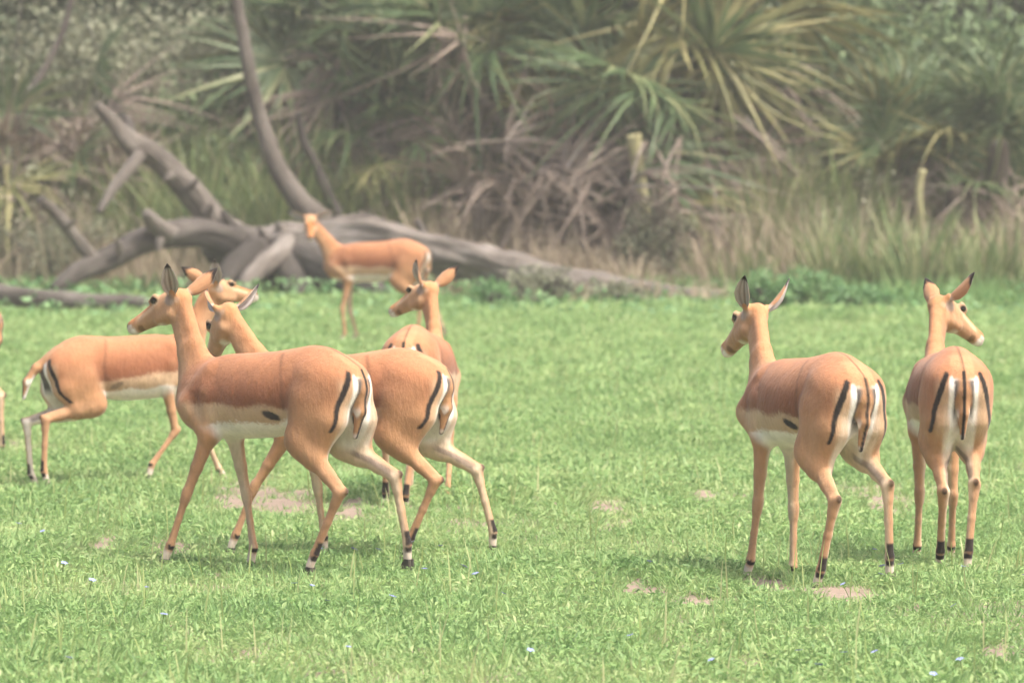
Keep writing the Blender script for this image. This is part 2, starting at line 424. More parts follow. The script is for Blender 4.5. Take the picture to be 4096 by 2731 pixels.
# ------------------------------------------------------------------ limbs of dead wood
def limb(name, pts, radii, mat, parent=None, sides=14, rough=0.12, seed=0, sub=7, flat_end=True):
    """a knotty tapered limb along a smooth path through pts"""
    P_ = [Vector(p) for p in pts]
    path, rad = [], []
    for i in range(len(P_) - 1):
        p0 = P_[max(i - 1, 0)]; p1 = P_[i]; p2 = P_[i + 1]; p3 = P_[min(i + 2, len(P_) - 1)]
        for k in range(sub):
            t = k / sub
            path.append(0.5 * ((2 * p1) + (p2 - p0) * t + (2 * p0 - 5 * p1 + 4 * p2 - p3) * t * t + (3 * p1 - p0 - 3 * p2 + p3) * t ** 3))
            rad.append(radii[i] * (1 - t) + radii[i + 1] * t)
    path.append(P_[-1]); rad.append(radii[-1])
    V, A = [], []
    up = Vector((0.13, 0.31, 0.94))
    s = 0.0
    for i, (p, ra) in enumerate(zip(path, rad)):
        d = (path[min(i + 1, len(path) - 1)] - path[max(i - 1, 0)]).normalized()
        u = d.cross(up)
        if u.length < 0.2: u = d.cross(Vector((1, 0, 0)))
        u.normalize(); w = u.cross(d)
        if i: s += (p - path[i - 1]).length
        for j in range(sides):
            th = 2 * math.pi * j / sides
            dirv = u * math.cos(th) + w * math.sin(th)
            q = (math.cos(th) * 1.3, math.sin(th) * 1.3, s * 1.6 + seed * 7.3)
            k = 1 + rough * (1.4 * mnoise.noise(Vector(q)) + 0.8 * mnoise.noise(Vector((q[0] * 2.6, q[1] * 2.6, q[2] * 2.2 + 9)))) + min(rough, .12) * 0.9 * mnoise.noise(Vector((q[0] * 5.5, q[1] * 5.5, q[2] * 1.1 + 30)))
            V.append(p + dirv * ra * k)
            A.append((math.cos(th) * 0.5 + seed, math.sin(th) * 0.5, s * 0.22))
    Fc = []
    nr = len(path)
    for i in range(nr - 1):
        for j in range(sides):
            Fc.append([i * sides + j, i * sides + (j + 1) % sides, (i + 1) * sides + (j + 1) % sides, (i + 1) * sides + j])
    Fc.append(list(range(sides))[::-1]); Fc.append([(nr - 1) * sides + j for j in range(sides)])
    me = mesh_from(name, np.array(V), Fc, mat)
    a = me.attributes.new("limb", 'FLOAT_VECTOR', 'POINT'); a.data.foreach_set("vector", np.array(A, dtype=np.float32).ravel())
    if parent is not None:
        o = obj(name, me, parent); o.matrix_parent_inverse = Matrix.Translation(parent.location).inverted()
    else:
        o = obj(name, me)
    return o

def path_at(lst, Y0, Y1=None):
    Y1 = Y0 if Y1 is None else Y1
    n = len(lst) - 1
    return [at(u, v, Y0 + (Y1 - Y0) * i / max(n, 1)) for i, (u, v) in enumerate(lst)]

ft = empty("fallen_tree", (at(1100, 1200, 63.5).x, 63.5, 0))
tag(ft, "big weathered grey fallen tree with a forked upturned limb and a long trunk", "tree")
limb("trunk", path_at([(840, 1000), (1000, 1000), (1180, 985), (1400, 950), (1650, 985), (1850, 1035), (2050, 1085), (2350, 1145), (2650, 1180), (2880, 1205)], 63.6, 61.4), [.15, .22, .23, .215, .205, .205, .19, .145, .13, .10], M["deadwood"], ft, 40, 0.27, 1, 12)
limb("branch", path_at([(980, 1010), (870, 900), (740, 740), (610, 620), (530, 570)], 63.3, 62.6), [.22, .16, .14, .13, .105], M["deadwood"], ft, 28, 0.15, 2, 10)
limb("branch", path_at([(540, 585), (490, 540), (440, 480), (385, 420)], 62.6, 62.4), [.13, .10, .075, .05], M["deadwood"], ft, 12, 0.25, 3)
limb("branch", path_at([(540, 590), (525, 540), (510, 480), (475, 455)], 62.6, 62.9), [.10, .07, .05, .02], M["bark"], ft, 10, 0.25, 4)
limb("branch", path_at([(560, 620), (510, 680), (455, 750), (395, 850)], 62.5, 61.9), [.075, .07, .055, .035], M["deadwood"], ft, 10, 0.12, 5)
limb("branch", path_at([(1000, 990), (850, 935), (700, 935), (560, 970), (430, 1035), (330, 1080), (215, 1165)], 63.2, 61.6), [.22, .17, .14, .135, .125, .11, .06], M["bark"], ft, 28, 0.15, 6, 10)
limb("branch", path_at([(375, 1040), (300, 950), (230, 860), (160, 795)], 62.0, 61.6), [.085, .075, .065, .05], M["deadwood"], ft, 10, 0.12, 7)
limb("branch", path_at([(680, 940), (620, 895), (585, 850)], 62.4, 62.1), [.12, .10, .055], M["deadwood"], ft, 10, 0.18, 8)
limb("branch", path_at([(950, 930), (920, 890), (890, 845)], 63, 62.9), [.08, .06, .03], M["bark"], ft, 8, 0.3, 9)
limb("branch", path_at([(1180, 960), (1080, 1040), (1000, 1120), (960, 1180)], 63.0, 61.8), [.14, .12, .10, .07], M["deadwood"], ft, 12, 0.2, 10)
limb("branch", path_at([(1200, 1000), (1280, 1060), (1420, 1130), (1540, 1200)], 63.0, 62.0), [.22, .22, .18, .10], M["bark"], ft, 14, 0.2, 11)
limb("branch", path_at([(1690, 985), (1690, 930), (1670, 880)], 63.0, 62.9), [.06, .05, .03], M["deadwood"], ft, 8, 0.2, 12)
for i_, (a_, b_, Y_, r_) in enumerate([((820, 850), (850, 815), 62.9, .045), ((690, 700), (655, 720), 62.7, .04), ((760, 745), (790, 715), 62.8, .035), ((480, 1000), (465, 955), 62.0, .04), ((1480, 900), (1500, 860), 63.2, .05), ((1760, 985), (1790, 940), 62.9, .04), ((1560, 930), (1540, 895), 63.1, .035), ((270, 905), (300, 880), 61.7, .03), ((2250, 1110), (2270, 1080), 62.0, .04), ((640, 960), (630, 1005), 62.2, .04), ((1130, 930), (1110, 890), 63.0, .06), ((1060, 950), (1035, 905), 63.0, .05)]):
    limb("broken_stub", path_at([a_, ((a_[0] + b_[0]) / 2 + 4, (a_[1] + b_[1]) / 2), b_], Y_, Y_ - 0.1), [r_ * 1.5, r_, r_ * 0.35], M["deadwood"], ft, 8, 0.35, 40 + i_, 4)
limb("root", path_at([(1040, 1010), (930, 1080), (880, 1150)], 62.9, 62.4), [.2, .15, .06], M["bark"], ft, 10, 0.3, 13)
limb("root", path_at([(1130, 1040), (1180, 1130), (1200, 1200)], 62.9, 62.4), [.22, .18, .1], M["bark"], ft, 10, 0.3, 14)

ld = limb("leaning_dead_tree", path_at([(1345, 1190), (1290, 910), (1200, 810), (1110, 670), (1050, 510), (1010, 350), (980, 180), (945, 0), (900, -200), (870, -420)], 64.5, 64.0), [.17, .155, .13, .105, .09, .078, .07, .06, .05, .03], M["deadwood"], None, 14, 0.07, 20)
tag(ld, "slender bare grey trunk curving up behind the fallen tree", "tree")
ds = limb("dead_sapling", path_at([(1370, 1190), (1350, 880), (1310, 780), (1265, 660), (1215, 560), (1195, 450)], 65.2, 65.0), [.08, .075, .065, .055, .045, .03], M["bark"], None, 10, 0.12, 21)
tag(ds, "thin dark dead sapling right of the curved grey trunk", "tree")
gl = limb("fallen_branch", [at(u, v, 59.6 - 0.3 * i) for i, (u, v) in enumerate([(-260, 1160), (-60, 1175), (120, 1192), (300, 1205), (520, 1212), (700, 1225)])], [.12, .11, .095, .09, .08, .05], M["deadwood"], None, 12, 0.2, 22)
tag(gl, "long grey-brown branch lying in the grass by the photo's side edge, before the thicket", "branch")
bl = limb("dead_branch", path_at([(-60, 1190), (10, 700), (70, 470), (150, 330), (250, 130), (300, -60)], 65.8, 66.2), [.06, .055, .05, .045, .04, .03], M["deadwood"], None, 8, 0.15, 23)
tag(bl, "thin pale dead branch slanting up among the grey bushes above the forked limb", "branch")
bs = limb("broken_palm_stalk", path_at([(2610, 1150), (2580, 840), (2562, 720), (2546, 630), (2533, 540)], 64.3, 64.1), [.05, .055, .062, .07, .09], M["palestalk"], None, 10, 0.06, 24)
tag(bs, "pale yellow broken palm stalk standing among the dead fronds", "stalk")
rs = limb("broken_reed_stalk", path_at([(3670, 1080), (3682, 900), (3675, 760), (3690, 680)], 64.4, 64.3), [.035, .04, .045, .05], M["palestalk"], None, 8, 0.1, 25)
tag(rs, "thin pale upright stalk below the low grey-green palm", "stalk")

# ------------------------------------------------------------------ fan palms
def frond_mesh(name, mat, n=26, R_=0.75, spread=115, Lp=0.6, droop=0.25, fold=0.35, seed=0, ragged=0.1, width=1.0):
    r = np.random.default_rng(seed)
    th = np.radians(np.linspace(-spread, spread, n)) + r.normal(0, 0.02 + ragged * 0.15, n)
    dth = np.radians(2 * spread / (n - 1))
    rows = 6
    t = np.linspace(0.0, 1, rows)
    V, Fc = [], []
    for k in range(n):
        L_ = R_ * (0.72 + 0.28 * math.cos(th[k] * 0.7)) * (1 + r.normal(0, ragged)) 
        dr = droop * (1 + r.normal(0, 0.3 + ragged)); bend = r.normal(0, 0.08 + ragged)
        c, s = math.cos(th[k]), math.sin(th[k])
        o = len(V)
        for ti in t:
            rr = ti * L_
            hw = min(rr * math.tan(dth / 2) * 1.02 + 0.004, 0.024 * width * (1.0 - max(0, ti - 0.4) / 0.62))
            hw = max(hw, 0.0015)
            z = -dr * L_ * ti ** 2.3 + fold * 0.10 * (abs(th[k]) ** 1.3) * ti
            lat = bend * L_ * ti ** 2
            px, py = Lp + c * rr - s * lat, s * rr + c * lat
            V.append((px - (-s) * hw, py - c * hw, z - 0.35 * hw)); V.append((px, py, z + 0.35 * hw)); V.append((px + (-s) * hw, py + c * hw, z - 0.35 * hw))
        for i in range(rows - 1):
            a_ = o + 3 * i
            Fc.append([a_, a_ + 1, a_ + 4, a_ + 3]); Fc.append([a_ + 1, a_ + 2, a_ + 5, a_ + 4])
    # petiole
    o = len(V); seg = 5; ns = 5
    for i in range(seg):
        q = i / (seg - 1)
        ra = 0.022 * (1 - q) + 0.011 * q
        for j in range(ns):
            a_ = 2 * math.pi * j / ns
            V.append((q * (Lp + 0.05), ra * math.cos(a_), ra * math.sin(a_) + 0.10 * Lp * math.sin(math.pi * q) * 0.6))
    for i in range(seg - 1):
        for j in range(ns):
            Fc.append([o + i * ns + j, o + i * ns + (j + 1) % ns, o + (i + 1) * ns + (j + 1) % ns, o + (i + 1) * ns + j])
    return mesh_from(name, np.array(V), Fc, mat, smooth=True)

FR = {"green": [frond_mesh("frond", M["frond_green"], 30, 0.80, 112, 0.55 + 0.1 * (k % 3), 0.22 + 0.14 * (k % 4), 0.4, 300 + k, 0.14) for k in range(8)],
      "yellow": [frond_mesh("frond", M["frond_yellow"], 30, 0.84, 108, 0.6, 0.22 + 0.16 * (k % 3), 0.4, 330 + k, 0.16) for k in range(6)],
      "dead": [frond_mesh("dead_frond", M["frond_dead"], 20, 0.68, 75 + 12 * (k % 3), 0.5, 0.5 + 0.25 * (k % 3), 0.2, 360 + k, 0.34, 0.8) for k in range(8)]}

def frond(parent, kind, k, loc, az, el, roll=0.0, scale=1.0):
    me = FR[kind][k % len(FR[kind])]
    o = obj("dead_frond" if kind == "dead" else "frond", me, parent)
    o.location = loc
    o.rotation_mode = 'XYZ'
    o.matrix_basis = Matrix.Translation(loc) @ Matrix.Rotation(az, 4, 'Z') @ Matrix.Rotation(-el, 4, 'Y') @ Matrix.Rotation(roll, 4, 'X') @ Matrix.Scale(scale, 4)
    return o

def palm(u, v, Y, label, ng=12, nd=14, yellow=0.15, scale=1.0, trunk_r=0.14, lean=(0, 0), seed=0, dead_el=(-70, -10), el_rng=(-15, 75)):
    r = random.Random(seed)
    top = at(u, v, Y)
    root = empty("fan_palm", (top.x - lean[0], Y - lean[1], 0))
    tag(root, label, "palm", "fan palms in the thicket")
    h = top.z
    limb("trunk", [(top.x - lean[0], Y - lean[1], -0.1), (top.x - lean[0] * .6, Y - lean[1] * .6, h * 0.5), (top.x, Y, h)], [trunk_r * 1.25, trunk_r, trunk_r * 0.9], M["palmtrunk"], root, 12, 0.25, seed, 9)
    hub = Vector((lean[0], lean[1], h))
    for k in range(ng):
        az = k * 2.39996 + r.uniform(-0.3, 0.3)
        q = k / max(ng - 1, 1)
        el = R(el_rng[1] + (el_rng[0] - el_rng[1]) * q) + r.uniform(-0.15, 0.15)
        kind = "yellow" if (r.random() < yellow or q > 0.93 and r.random() < 0.5) else "green"
        frond(root, kind, r.randrange(12), hub + Vector((0, 0, -0.02 * k)), az, el, r.uniform(-0.9, 0.9), scale * r.uniform(0.85, 1.15))
    for k in range(nd):
        az = k * 2.39996 + r.uniform(-0.4, 0.4)
        zz = -h * 0.55 * (k / max(nd, 1)) * r.uniform(0.6, 1.0)
        frond(root, "dead", r.randrange(12), hub + Vector((0, 0, zz - 0.1)), az, R(r.uniform(*dead_el)), r.uniform(-1.2, 1.2), scale * r.uniform(0.8, 1.2))
    return root

p1 = palm(1420, 60, 67.2, "tall fan palm with dark drooping fronds directly right of the curved grey trunk", 22, 14, 0.1, 1.36, seed=1)
p2 = palm(1830, 210, 66.4, "fan palm with a shaggy collar of grey dead fronds above the standing antelope's log", 14, 26, 0.1, 1.24, seed=2)
p3 = palm(2200, 60, 67.0, "fan palm with dense green fronds at the top centre of the thicket", 24, 18, 0.15, 1.36, seed=3)
p4 = palm(2560, 330, 65.4, "large fan palm with broad green fronds spreading beside the pale broken stalk", 12, 24, 0.15, 1.42, seed=4, el_rng=(-10, 60))
p5 = palm(2800, -20, 66.2, "fan palm with big yellowing fronds hanging on its side away from the trunk", 18, 18, 0.6, 1.59, seed=5)
p6 = palm(3600, 620, 65.6, "low shrubby fan palm with upright brownish fronds above the right-hand antelope", 16, 14, 0.3, 0.9, seed=6, el_rng=(25, 85), dead_el=(-60, 40))
p7 = palm(3990, 560, 65.2, "low grey-green fan palm at the photo's right edge", 15, 12, 0.1, 0.95, seed=7, el_rng=(10, 80))
p8 = palm(30, 640, 65.8, "withered fan palm with mostly dead fronds at the photo's left edge", 3, 22, 0.0, 1.1, seed=8, dead_el=(-75, 60))
p9 = palm(2080, 640, 65.2, "dead fan palm, a heap of tangled brown fronds behind the long log", 2, 34, 0.3, 1.1, seed=9, dead_el=(-80, 50))
p10 = palm(2330, 760, 64.9, "collapsed dead fan palm low beside the pale broken stalk", 0, 26, 0.3, 1.05, seed=10, dead_el=(-70, 35))
p11 = palm(1560, 560, 65.9, "small fan palm with olive fronds behind the standing antelope", 8, 14, 0.0, 0.85, seed=11)
p12 = palm(2700, 760, 65.3, "short fan palm whose brown skirt of dead fronds hides its trunk", 3, 20, 0.5, 1.0, seed=12)
p13 = palm(330, 560, 66.2, "brown half dead fan palm behind the tip of the forked limb", 3, 16, 0.0, 0.95, seed=13, dead_el=(-40, 75))
p14 = palm(3830, 760, 65.0, "stunted fan palm with curled dead fronds between the two low green palms", 4, 12, 0.3, 0.8, seed=14, dead_el=(-60, 60))
# single big fronds that face the viewer
def aimed(parent, kind, k, hub_px, tip_px, Y, roll, scale):
    hub = at(*hub_px, Y); tip = at(*tip_px, Y - 0.25)
    d = (tip - hub)
    az = math.atan2(d.y, d.x); el = math.atan2(d.z, math.hypot(d.x, d.y))
    loc = hub - d.normalized() * 0.6 * scale
    frond(parent, kind, k, loc - Vector(parent.location), az, el, roll, scale)
aimed(p4, "green", 1, (2460, 350), (2760, 260), 64.9, R(72), 1.45)
aimed(p4, "green", 2, (2470, 400), (2290, 190), 65.0, R(-68), 1.4)
aimed(p4, "green", 3, (2600, 620), (3000, 540), 64.6, R(62), 1.5)
aimed(p4, "green", 0, (2620, 640), (2880, 760), 64.7, R(60), 1.25)
aimed(p5, "yellow", 0, (2840, 170), (3200, 110), 65.2, R(80), 1.5)
aimed(p5, "yellow", 1, (2880, 250), (3090, 470), 65.1, R(66), 1.45)
aimed(p5, "yellow", 2, (2720, 90), (2640, -80), 65.5, R(-62), 1.4)
aimed(p5, "green", 4, (2700, 200), (2960, 120), 65.6, R(70), 1.4)
aimed(p3, "green", 4, (1900, 80), (1780, -120), 65.6, R(70), 1.4)
aimed(p3, "green", 2, (2150, 160), (2350, 20), 65.5, R(-70), 1.4)
aimed(p1, "green", 3, (1380, 120), (1300, 330), 65.9, R(68), 1.3)
aimed(p1, "green", 1, (1520, 80), (1620, 260), 65.8, R(-68), 1.3)
aimed(p9, "dead", 1, (2060, 560), (2260, 540), 64.6, R(70), 1.2)
aimed(p9, "dead", 2, (1880, 720), (2010, 640), 64.5, R(-70), 1.2)
aimed(p9, "dead", 4, (2100, 760), (1900, 820), 64.4, R(60), 1.2)
aimed(p10, "dead", 0, (2280, 700), (2450, 600), 64.3, R(70), 1.2)
aimed(p2, "dead", 3, (1760, 180), (1680, 330), 65.4, R(70), 1.2)
aimed(p2, "dead", 5, (1860, 200), (1880, 400), 65.4, R(-60), 1.2)
aimed(p6, "green", 2, (3560, 600), (3500, 420), 65.0, R(70), 1.0)
aimed(p7, "green", 5, (3990, 580), (4040, 380), 64.8, R(-75), 1.15)

# ------------------------------------------------------------------ bushes and trees of the thicket
def bush(name, x, Y, w, d, h, mat, label, nleaf=5000, leaf=0.06, seed=0, nstem=7, cat="bush", group=None, z0=0.15, clumps=60, trunk=False, mat_stem="bark", dense=0.55):
    r = np.random.default_rng(seed)
    root = empty(name, (x, Y, 0)); tag(root, label, cat, group)
    cz = z0 + (h - z0) / 2
    u = r.normal(size=(clumps, 3)); u /= np.linalg.norm(u, axis=1, keepdims=True)
    rad = r.random(clumps) ** dense
    c = u * rad[:, None] * np.array([w / 2, d / 2, (h - z0) / 2]) * (1 + 0.18 * r.normal(size=(clumps, 1)))
    c[:, 2] += cz
    c[:, 2] = np.clip(c[:, 2], z0, None)
    sz = r.uniform(0.4, 1.3, clumps) * 0.16 * (w + h) / 2
    pick = r.choice(clumps, nleaf, p=sz ** 1.6 / np.sum(sz ** 1.6))
    pts = c[pick] + r.normal(size=(nleaf, 3)) * sz[pick][:, None] * np.array([0.62, 0.62, 0.42])
    pts[:, 2] = np.clip(pts[:, 2], 0.05, None)
    v, f = leaves(pts, r.uniform(0.6, 1.4, nleaf) * leaf, r, 0.55, 0.3, 0.25)
    tg = obj("crown" if trunk else "foliage", mesh_from("foliage", v, f, M[mat]), root)
    rr = random.Random(seed)
    if trunk:
        limb("trunk", [(x, Y, -0.1), (x + rr.uniform(-.2, .2), Y, h * .35), (x + rr.uniform(-.4, .4), Y, h * .75)], [.16, .12, .05], M[mat_stem], root, 10, 0.12, seed)
    order = np.argsort(-rad)[:nstem]
    for i, k in enumerate(order):
        tip = Vector((x, Y, 0)) + Vector(c[k])
        b = Vector((x + rr.uniform(-.12, .12), Y + rr.uniform(-.12, .12), h * 0.3 if trunk else -0.05))
        mid = b.lerp(tip, 0.5) + Vector((rr.uniform(-.15, .15), rr.uniform(-.15, .15), rr.uniform(0, .2)))
        limb("stem", [b, mid, tip], [.03, .022, .008], M[mat_stem], root, 6, 0.1, seed + i, 4)
    return root

# near row: in front of or between the palms
def bu(u, vtop, Y, wpx, mat, label, **kw):
    h = at(u, vtop, Y).z; w = wpx / FPX * Y
    return bush(kw.pop("name", "thicket_bush"), at(u, 900, Y).x, Y, w, kw.pop("d", w * 0.7), h, mat, label, group=kw.pop("group", "bushes of the thicket"), **kw)
bu(120, 60, 68.2, 760, "bush_grey", "grey-green bush filling the top left corner of the thicket", seed=40, nleaf=7000, clumps=90, leaf=0.085)
bu(600, 30, 67.6, 760, "bush_grey", "broad grey-green bush between the forked limb and the curved trunk", seed=41, nleaf=8000, clumps=90, leaf=0.085)
bu(330, -60, 68.6, 620, "bush_grey", "pale grey-green bush rising behind the forked limb, between two darker ones", seed=55, nleaf=7000, clumps=70, leaf=0.09)
bu(850, -80, 68.4, 520, "bush_grey", "pale leafy bush left of the curved grey trunk's tip", seed=56, nleaf=6500, clumps=70, leaf=0.09)
bu(820, 330, 66.6, 500, "bush_green", "green bush behind the thick grey upturned limb", seed=42, nleaf=6000, leaf=0.08)
bu(420, 480, 66.9, 460, "bush_grey", "dusty low bush behind the broken stub of the forked limb", seed=43, nleaf=5000, leaf=0.075)
bu(110, 700, 65.3, 420, "bush_grey", "dusty brown-green bush under the withered palm", seed=44, nleaf=4500, leaf=0.075)
bu(1120, 560, 66.0, 360, "bush_green", "small green bush hugging the foot of the curved grey trunk", seed=45, nleaf=4500, leaf=0.075)
bu(3480, -60, 67.6, 900, "bush_green", "tall leafy green bush in the top right of the thicket", seed=46, nleaf=10000, clumps=90, leaf=0.11)
bu(3950, -40, 67.9, 800, "bush_green", "tall leafy green bush filling the top right corner", seed=47, nleaf=9000, clumps=85, leaf=0.11)
bu(3180, 330, 66.3, 460, "bush_green", "olive bush just beyond the yellowing palm fronds", seed=48, nleaf=5500, leaf=0.08)
bu(3420, 760, 64.6, 380, "bush_grey", "pale dry bush standing in the straw-coloured grass", seed=57, nleaf=2500, leaf=0.05)
bu(3330, 560, 65.7, 420, "bush_grey", "scrubby olive bush left of the low brownish palm", seed=49, nleaf=5000, leaf=0.075)
bu(3300, 250, 66.9, 420, "bush_grey", "thin pale bush under the tall leafy one", seed=50, nleaf=4500, leaf=0.055)
bu(2950, 720, 65.2, 330, "bush_grey", "low straggly bush at the foot of the large fan palm", seed=51, nleaf=3500, leaf=0.045)
bu(1700, 760, 65.8, 300, "bush_grey", "low dull bush behind the standing antelope's rump", seed=52, nleaf=3000, leaf=0.045)
bu(900, 770, 65.4, 460, "bush_green", "yellow-green undergrowth bush just behind the lower limb", seed=53, nleaf=4000, leaf=0.075)
bu(250, 860, 64.5, 500, "bush_grey", "dry low undergrowth bush beneath the lower limb", seed=54, nleaf=4000, leaf=0.04)
bu(2620, 760, 63.6, 330, "bush_grey", "low dry bush hiding the foot of the pale broken stalk", seed=58, nleaf=2600, leaf=0.05, clumps=30)
aimed(p12, "dead", 3, (2640, 760), (2560, 960), 63.6, R(60), 1.1)
aimed(p12, "dead", 6, (2700, 780), (2790, 980), 63.7, R(-60), 1.1)
aimed(p12, "dead", 5, (2520, 780), (2470, 960), 63.7, R(70), 1.1)
bu(4480, 200, 66.6, 700, "bush_green", "green bush just beyond the photo's right edge", seed=66, nleaf=5000, leaf=0.09, clumps=60)
bu(4900, 300, 66.2, 700, "bush_grey", "grey-green bush well beyond the photo's right edge", seed=67, nleaf=5000, leaf=0.08, clumps=60)
bu(-420, 150, 66.8, 700, "bush_grey", "grey-green bush just beyond the photo's left edge", seed=68, nleaf=5000, leaf=0.08, clumps=60)
bu(-850, 300, 66.2, 700, "bush_green", "green bush well beyond the photo's left edge", seed=69, nleaf=5000, leaf=0.09, clumps=60)
# trees behind, closing the view
tl = ["dark evergreen tree behind the top left corner bush", "dark evergreen tree behind the broad grey-green bush", "dark evergreen tree behind the curved grey trunk", "dark evergreen tree behind the drooping dark palm",
      "dark evergreen tree behind the shaggy collared palm", "dark evergreen tree behind the dense top centre palm", "dark evergreen tree behind the large spreading palm", "dark evergreen tree behind the yellowing palm",
      "dark evergreen tree behind the olive bush", "dark evergreen tree behind the tall leafy bush", "dark evergreen tree behind the top right corner bush"]
for i, lb in enumerate(tl):
    X = -8.6 + 1.72 * i
    bush("evergreen_tree", X, 71.0 + 1.2 * ((i * 7) % 3), 3.4, 2.4, 6.2 + 0.5 * ((i * 5) % 3), "tree_dark", lb, nleaf=11000, leaf=0.13, seed=70 + i, nstem=4, cat="tree", group="trees behind the thicket", z0=0.2, clumps=130, trunk=True, dense=0.45)
for i in range(7):
    X = -11 + 3.7 * i
    bush("evergreen_tree", X, 78.0 + 1.5 * (i % 2), 5.4, 3.0, 8.5, "tree_dark", "tall dark evergreen tree of the hindmost row, hidden but for glimpses", nleaf=9000, leaf=0.24, seed=90 + i, nstem=3, cat="tree", group="hindmost row of trees", z0=0.2, clumps=130, trunk=True, dense=0.45)
# leafy shrubs standing on the grass before the log
bu(3090, 1110, 57.6, 230, "weed", "lush green leafy shrub on the grass right of the walking-away antelope's ears", name="green_shrub", group=None, seed=60, nleaf=1600, leaf=0.055, nstem=5, z0=0.02, clumps=26)
bu(3250, 1070, 58.8, 220, "weed", "taller lush green shrub between the two right-hand antelopes", name="green_shrub", group=None, seed=61, nleaf=1500, leaf=0.05, nstem=4, z0=0.02, clumps=24)
bu(3420, 1150, 57.9, 260, "weed", "low spreading green shrub just left of the last antelope's head", name="green_shrub", group=None, seed=64, nleaf=1300, leaf=0.05, nstem=4, z0=0.02, clumps=24)
bu(2150, 1075, 60.4, 330, "bush_grey", "dull green bush growing against the middle of the long log", name="green_shrub", group=None, seed=62, nleaf=2200, leaf=0.04, nstem=5, z0=0.03)
bu(2480, 1120, 60.2, 260, "bush_grey", "low straggly bush growing over the thin end of the long log", name="green_shrub", group=None, seed=65, nleaf=1500, leaf=0.04, nstem=5, z0=0.03)
bu(1960, 1120, 59.8, 170, "weed", "small bright green leafy weed clump before the long log", name="green_shrub", group=None, seed=63, nleaf=900, leaf=0.05, nstem=3, z0=0.02)

# broad-leaved weeds along the timber, dry grass and reeds at the thicket's foot
r = np.random.default_rng(31)
n = 9000
y = r.uniform(55.5, 64.5, n); x = r.uniform(-7.5, 7.5, n)
lush = 0.5 + 0.5 * np.sin(x * 1.1 + 0.8) * np.sin(y * 0.9 + x * 0.5)
k = r.random(n) < 0.25 + 0.75 * lush * np.clip((y - 55) / 5, 0, 1)
x, y = x[k], y[k]; n = len(x)
v, f = leaves(np.stack([x, y, r.uniform(0.04, 0.20, n) * (0.5 + np.clip((y - 55) / 6, 0, 1))], -1), r.uniform(0.05, 0.11, n), r, 0.6, 0.9, 0.15)
stuff_mesh("weeds", v, f, M["weed"], "broad-leaved green weeds growing in front of the fallen timber", "weeds")

def tall_blades(name, specs, mat, label, cat, seed, wid=(0.008, 0.018)):
    """specs: (u0, u1, Y0, Y1, count, hmin, hmax)"""
    r = np.random.default_rng(seed); P_ = []
    for (u0, u1, Y0, Y1, n, h0, h1) in specs:
        nc = max(4, n // 28)
        cu = r.uniform(u0, u1, nc); cY = r.uniform(Y0, Y1, nc); ch = r.uniform(h0, h1, nc)
        k = r.integers(0, nc, n)
        Yb = cY[k] + r.normal(0, 0.10, n); xb = (cu[k] - CX) / FPX * cY[k] + r.normal(0, 0.10, n)
        az = np.arctan2(Yb - cY[k], xb - (cu[k] - CX) / FPX * cY[k]) + r.normal(0, 0.6, n)
        P_.append(blades(np.stack([xb, Yb, np.full(n, -0.02)], -1), ch[k] * r.uniform(0.6, 1.1, n), r.uniform(*wid, n), az, r.uniform(0.0, 0.25, n), r.uniform(0.1, 1.1, n), 6, r, r.normal(0, 0.8, n)))
    v, f = join(P_)
    return stuff_mesh(name, v, f, mat, label, cat)
tall_blades("dry_grass", [(1750, 2900, 63.2, 65.0, 2200, 0.25, 0.95), (2850, 3500, 62.3, 65.5, 2300, 0.3, 1.35), (1650, 2100, 64.2, 65.6, 1500, 0.6, 1.3), (3500, 4250, 62.0, 65.0, 1600, 0.3, 1.3), (-150, 1000, 64.0, 66, 1700, 0.6, 1.2), (2200, 2700, 62.8, 63.6, 700, 0.4, 0.7), (2900, 3300, 65, 66.5, 1200, 1.2, 2.0), (2050, 3000, 60.4, 61.4, 700, 0.12, 0.42), (0, 4096, 66, 67.2, 2500, 1.2, 2.6)],
            M["drygrass"], "dry straw-coloured grass along the foot of the thicket", "grass", 51)
tall_blades("reeds", [(3250, 4300, 61.5, 64.8, 2000, 0.3, 1.3), (2700, 3500, 62.0, 64.5, 1300, 0.25, 0.9), (650, 1150, 65.0, 66.6, 2200, 0.9, 2.0), (2950, 3450, 64.5, 66.0, 1600, 1.0, 1.9), (1150, 1750, 65.4, 66.5, 1500, 1.0, 2.0), (-150, 600, 65.2, 66.5, 1500, 0.9, 1.9), (3400, 4200, 65.5, 66.5, 1600, 1.2, 2.1), (0, 4096, 66.2, 67.4, 1800, 1.4, 2.8)],
            M["reed"], "green and yellowing reeds and long grass in the thicket", "reeds", 52, (0.012, 0.03))
tall_blades("rank_grass", [(-200, 4300, 62.6, 64.0, 3000, 0.18, 0.42), (3000, 4300, 58.5, 62.5, 2600, 0.2, 0.45), (1000, 3000, 58.5, 61, 1200, 0.12, 0.24)], M["grass"], "rank green grass fringing the fallen timber", "grass", 53)

# ------------------------------------------------------------------ antelopes
def rz(a): c, s = math.cos(a), math.sin(a); return np.array([[c, -s, 0], [s, c, 0], [0, 0, 1.0]])
def ry(a): c, s = math.cos(a), math.sin(a); return np.array([[c, 0, s], [0, 1, 0], [-s, 0, c]])
def rx(a): c, s = math.cos(a), math.sin(a); return np.array([[1, 0, 0], [0, c, -s], [0, s, c]])
FLEN = [.15, .25, .212, .08]; HLEN = [.225, .285, .26, .08]
NECK0 = np.array([.295, 0, .735]); NLEN = .405
SHO = np.array([.285, .066, .655]); HIP = np.array([-.36, .085, .745])

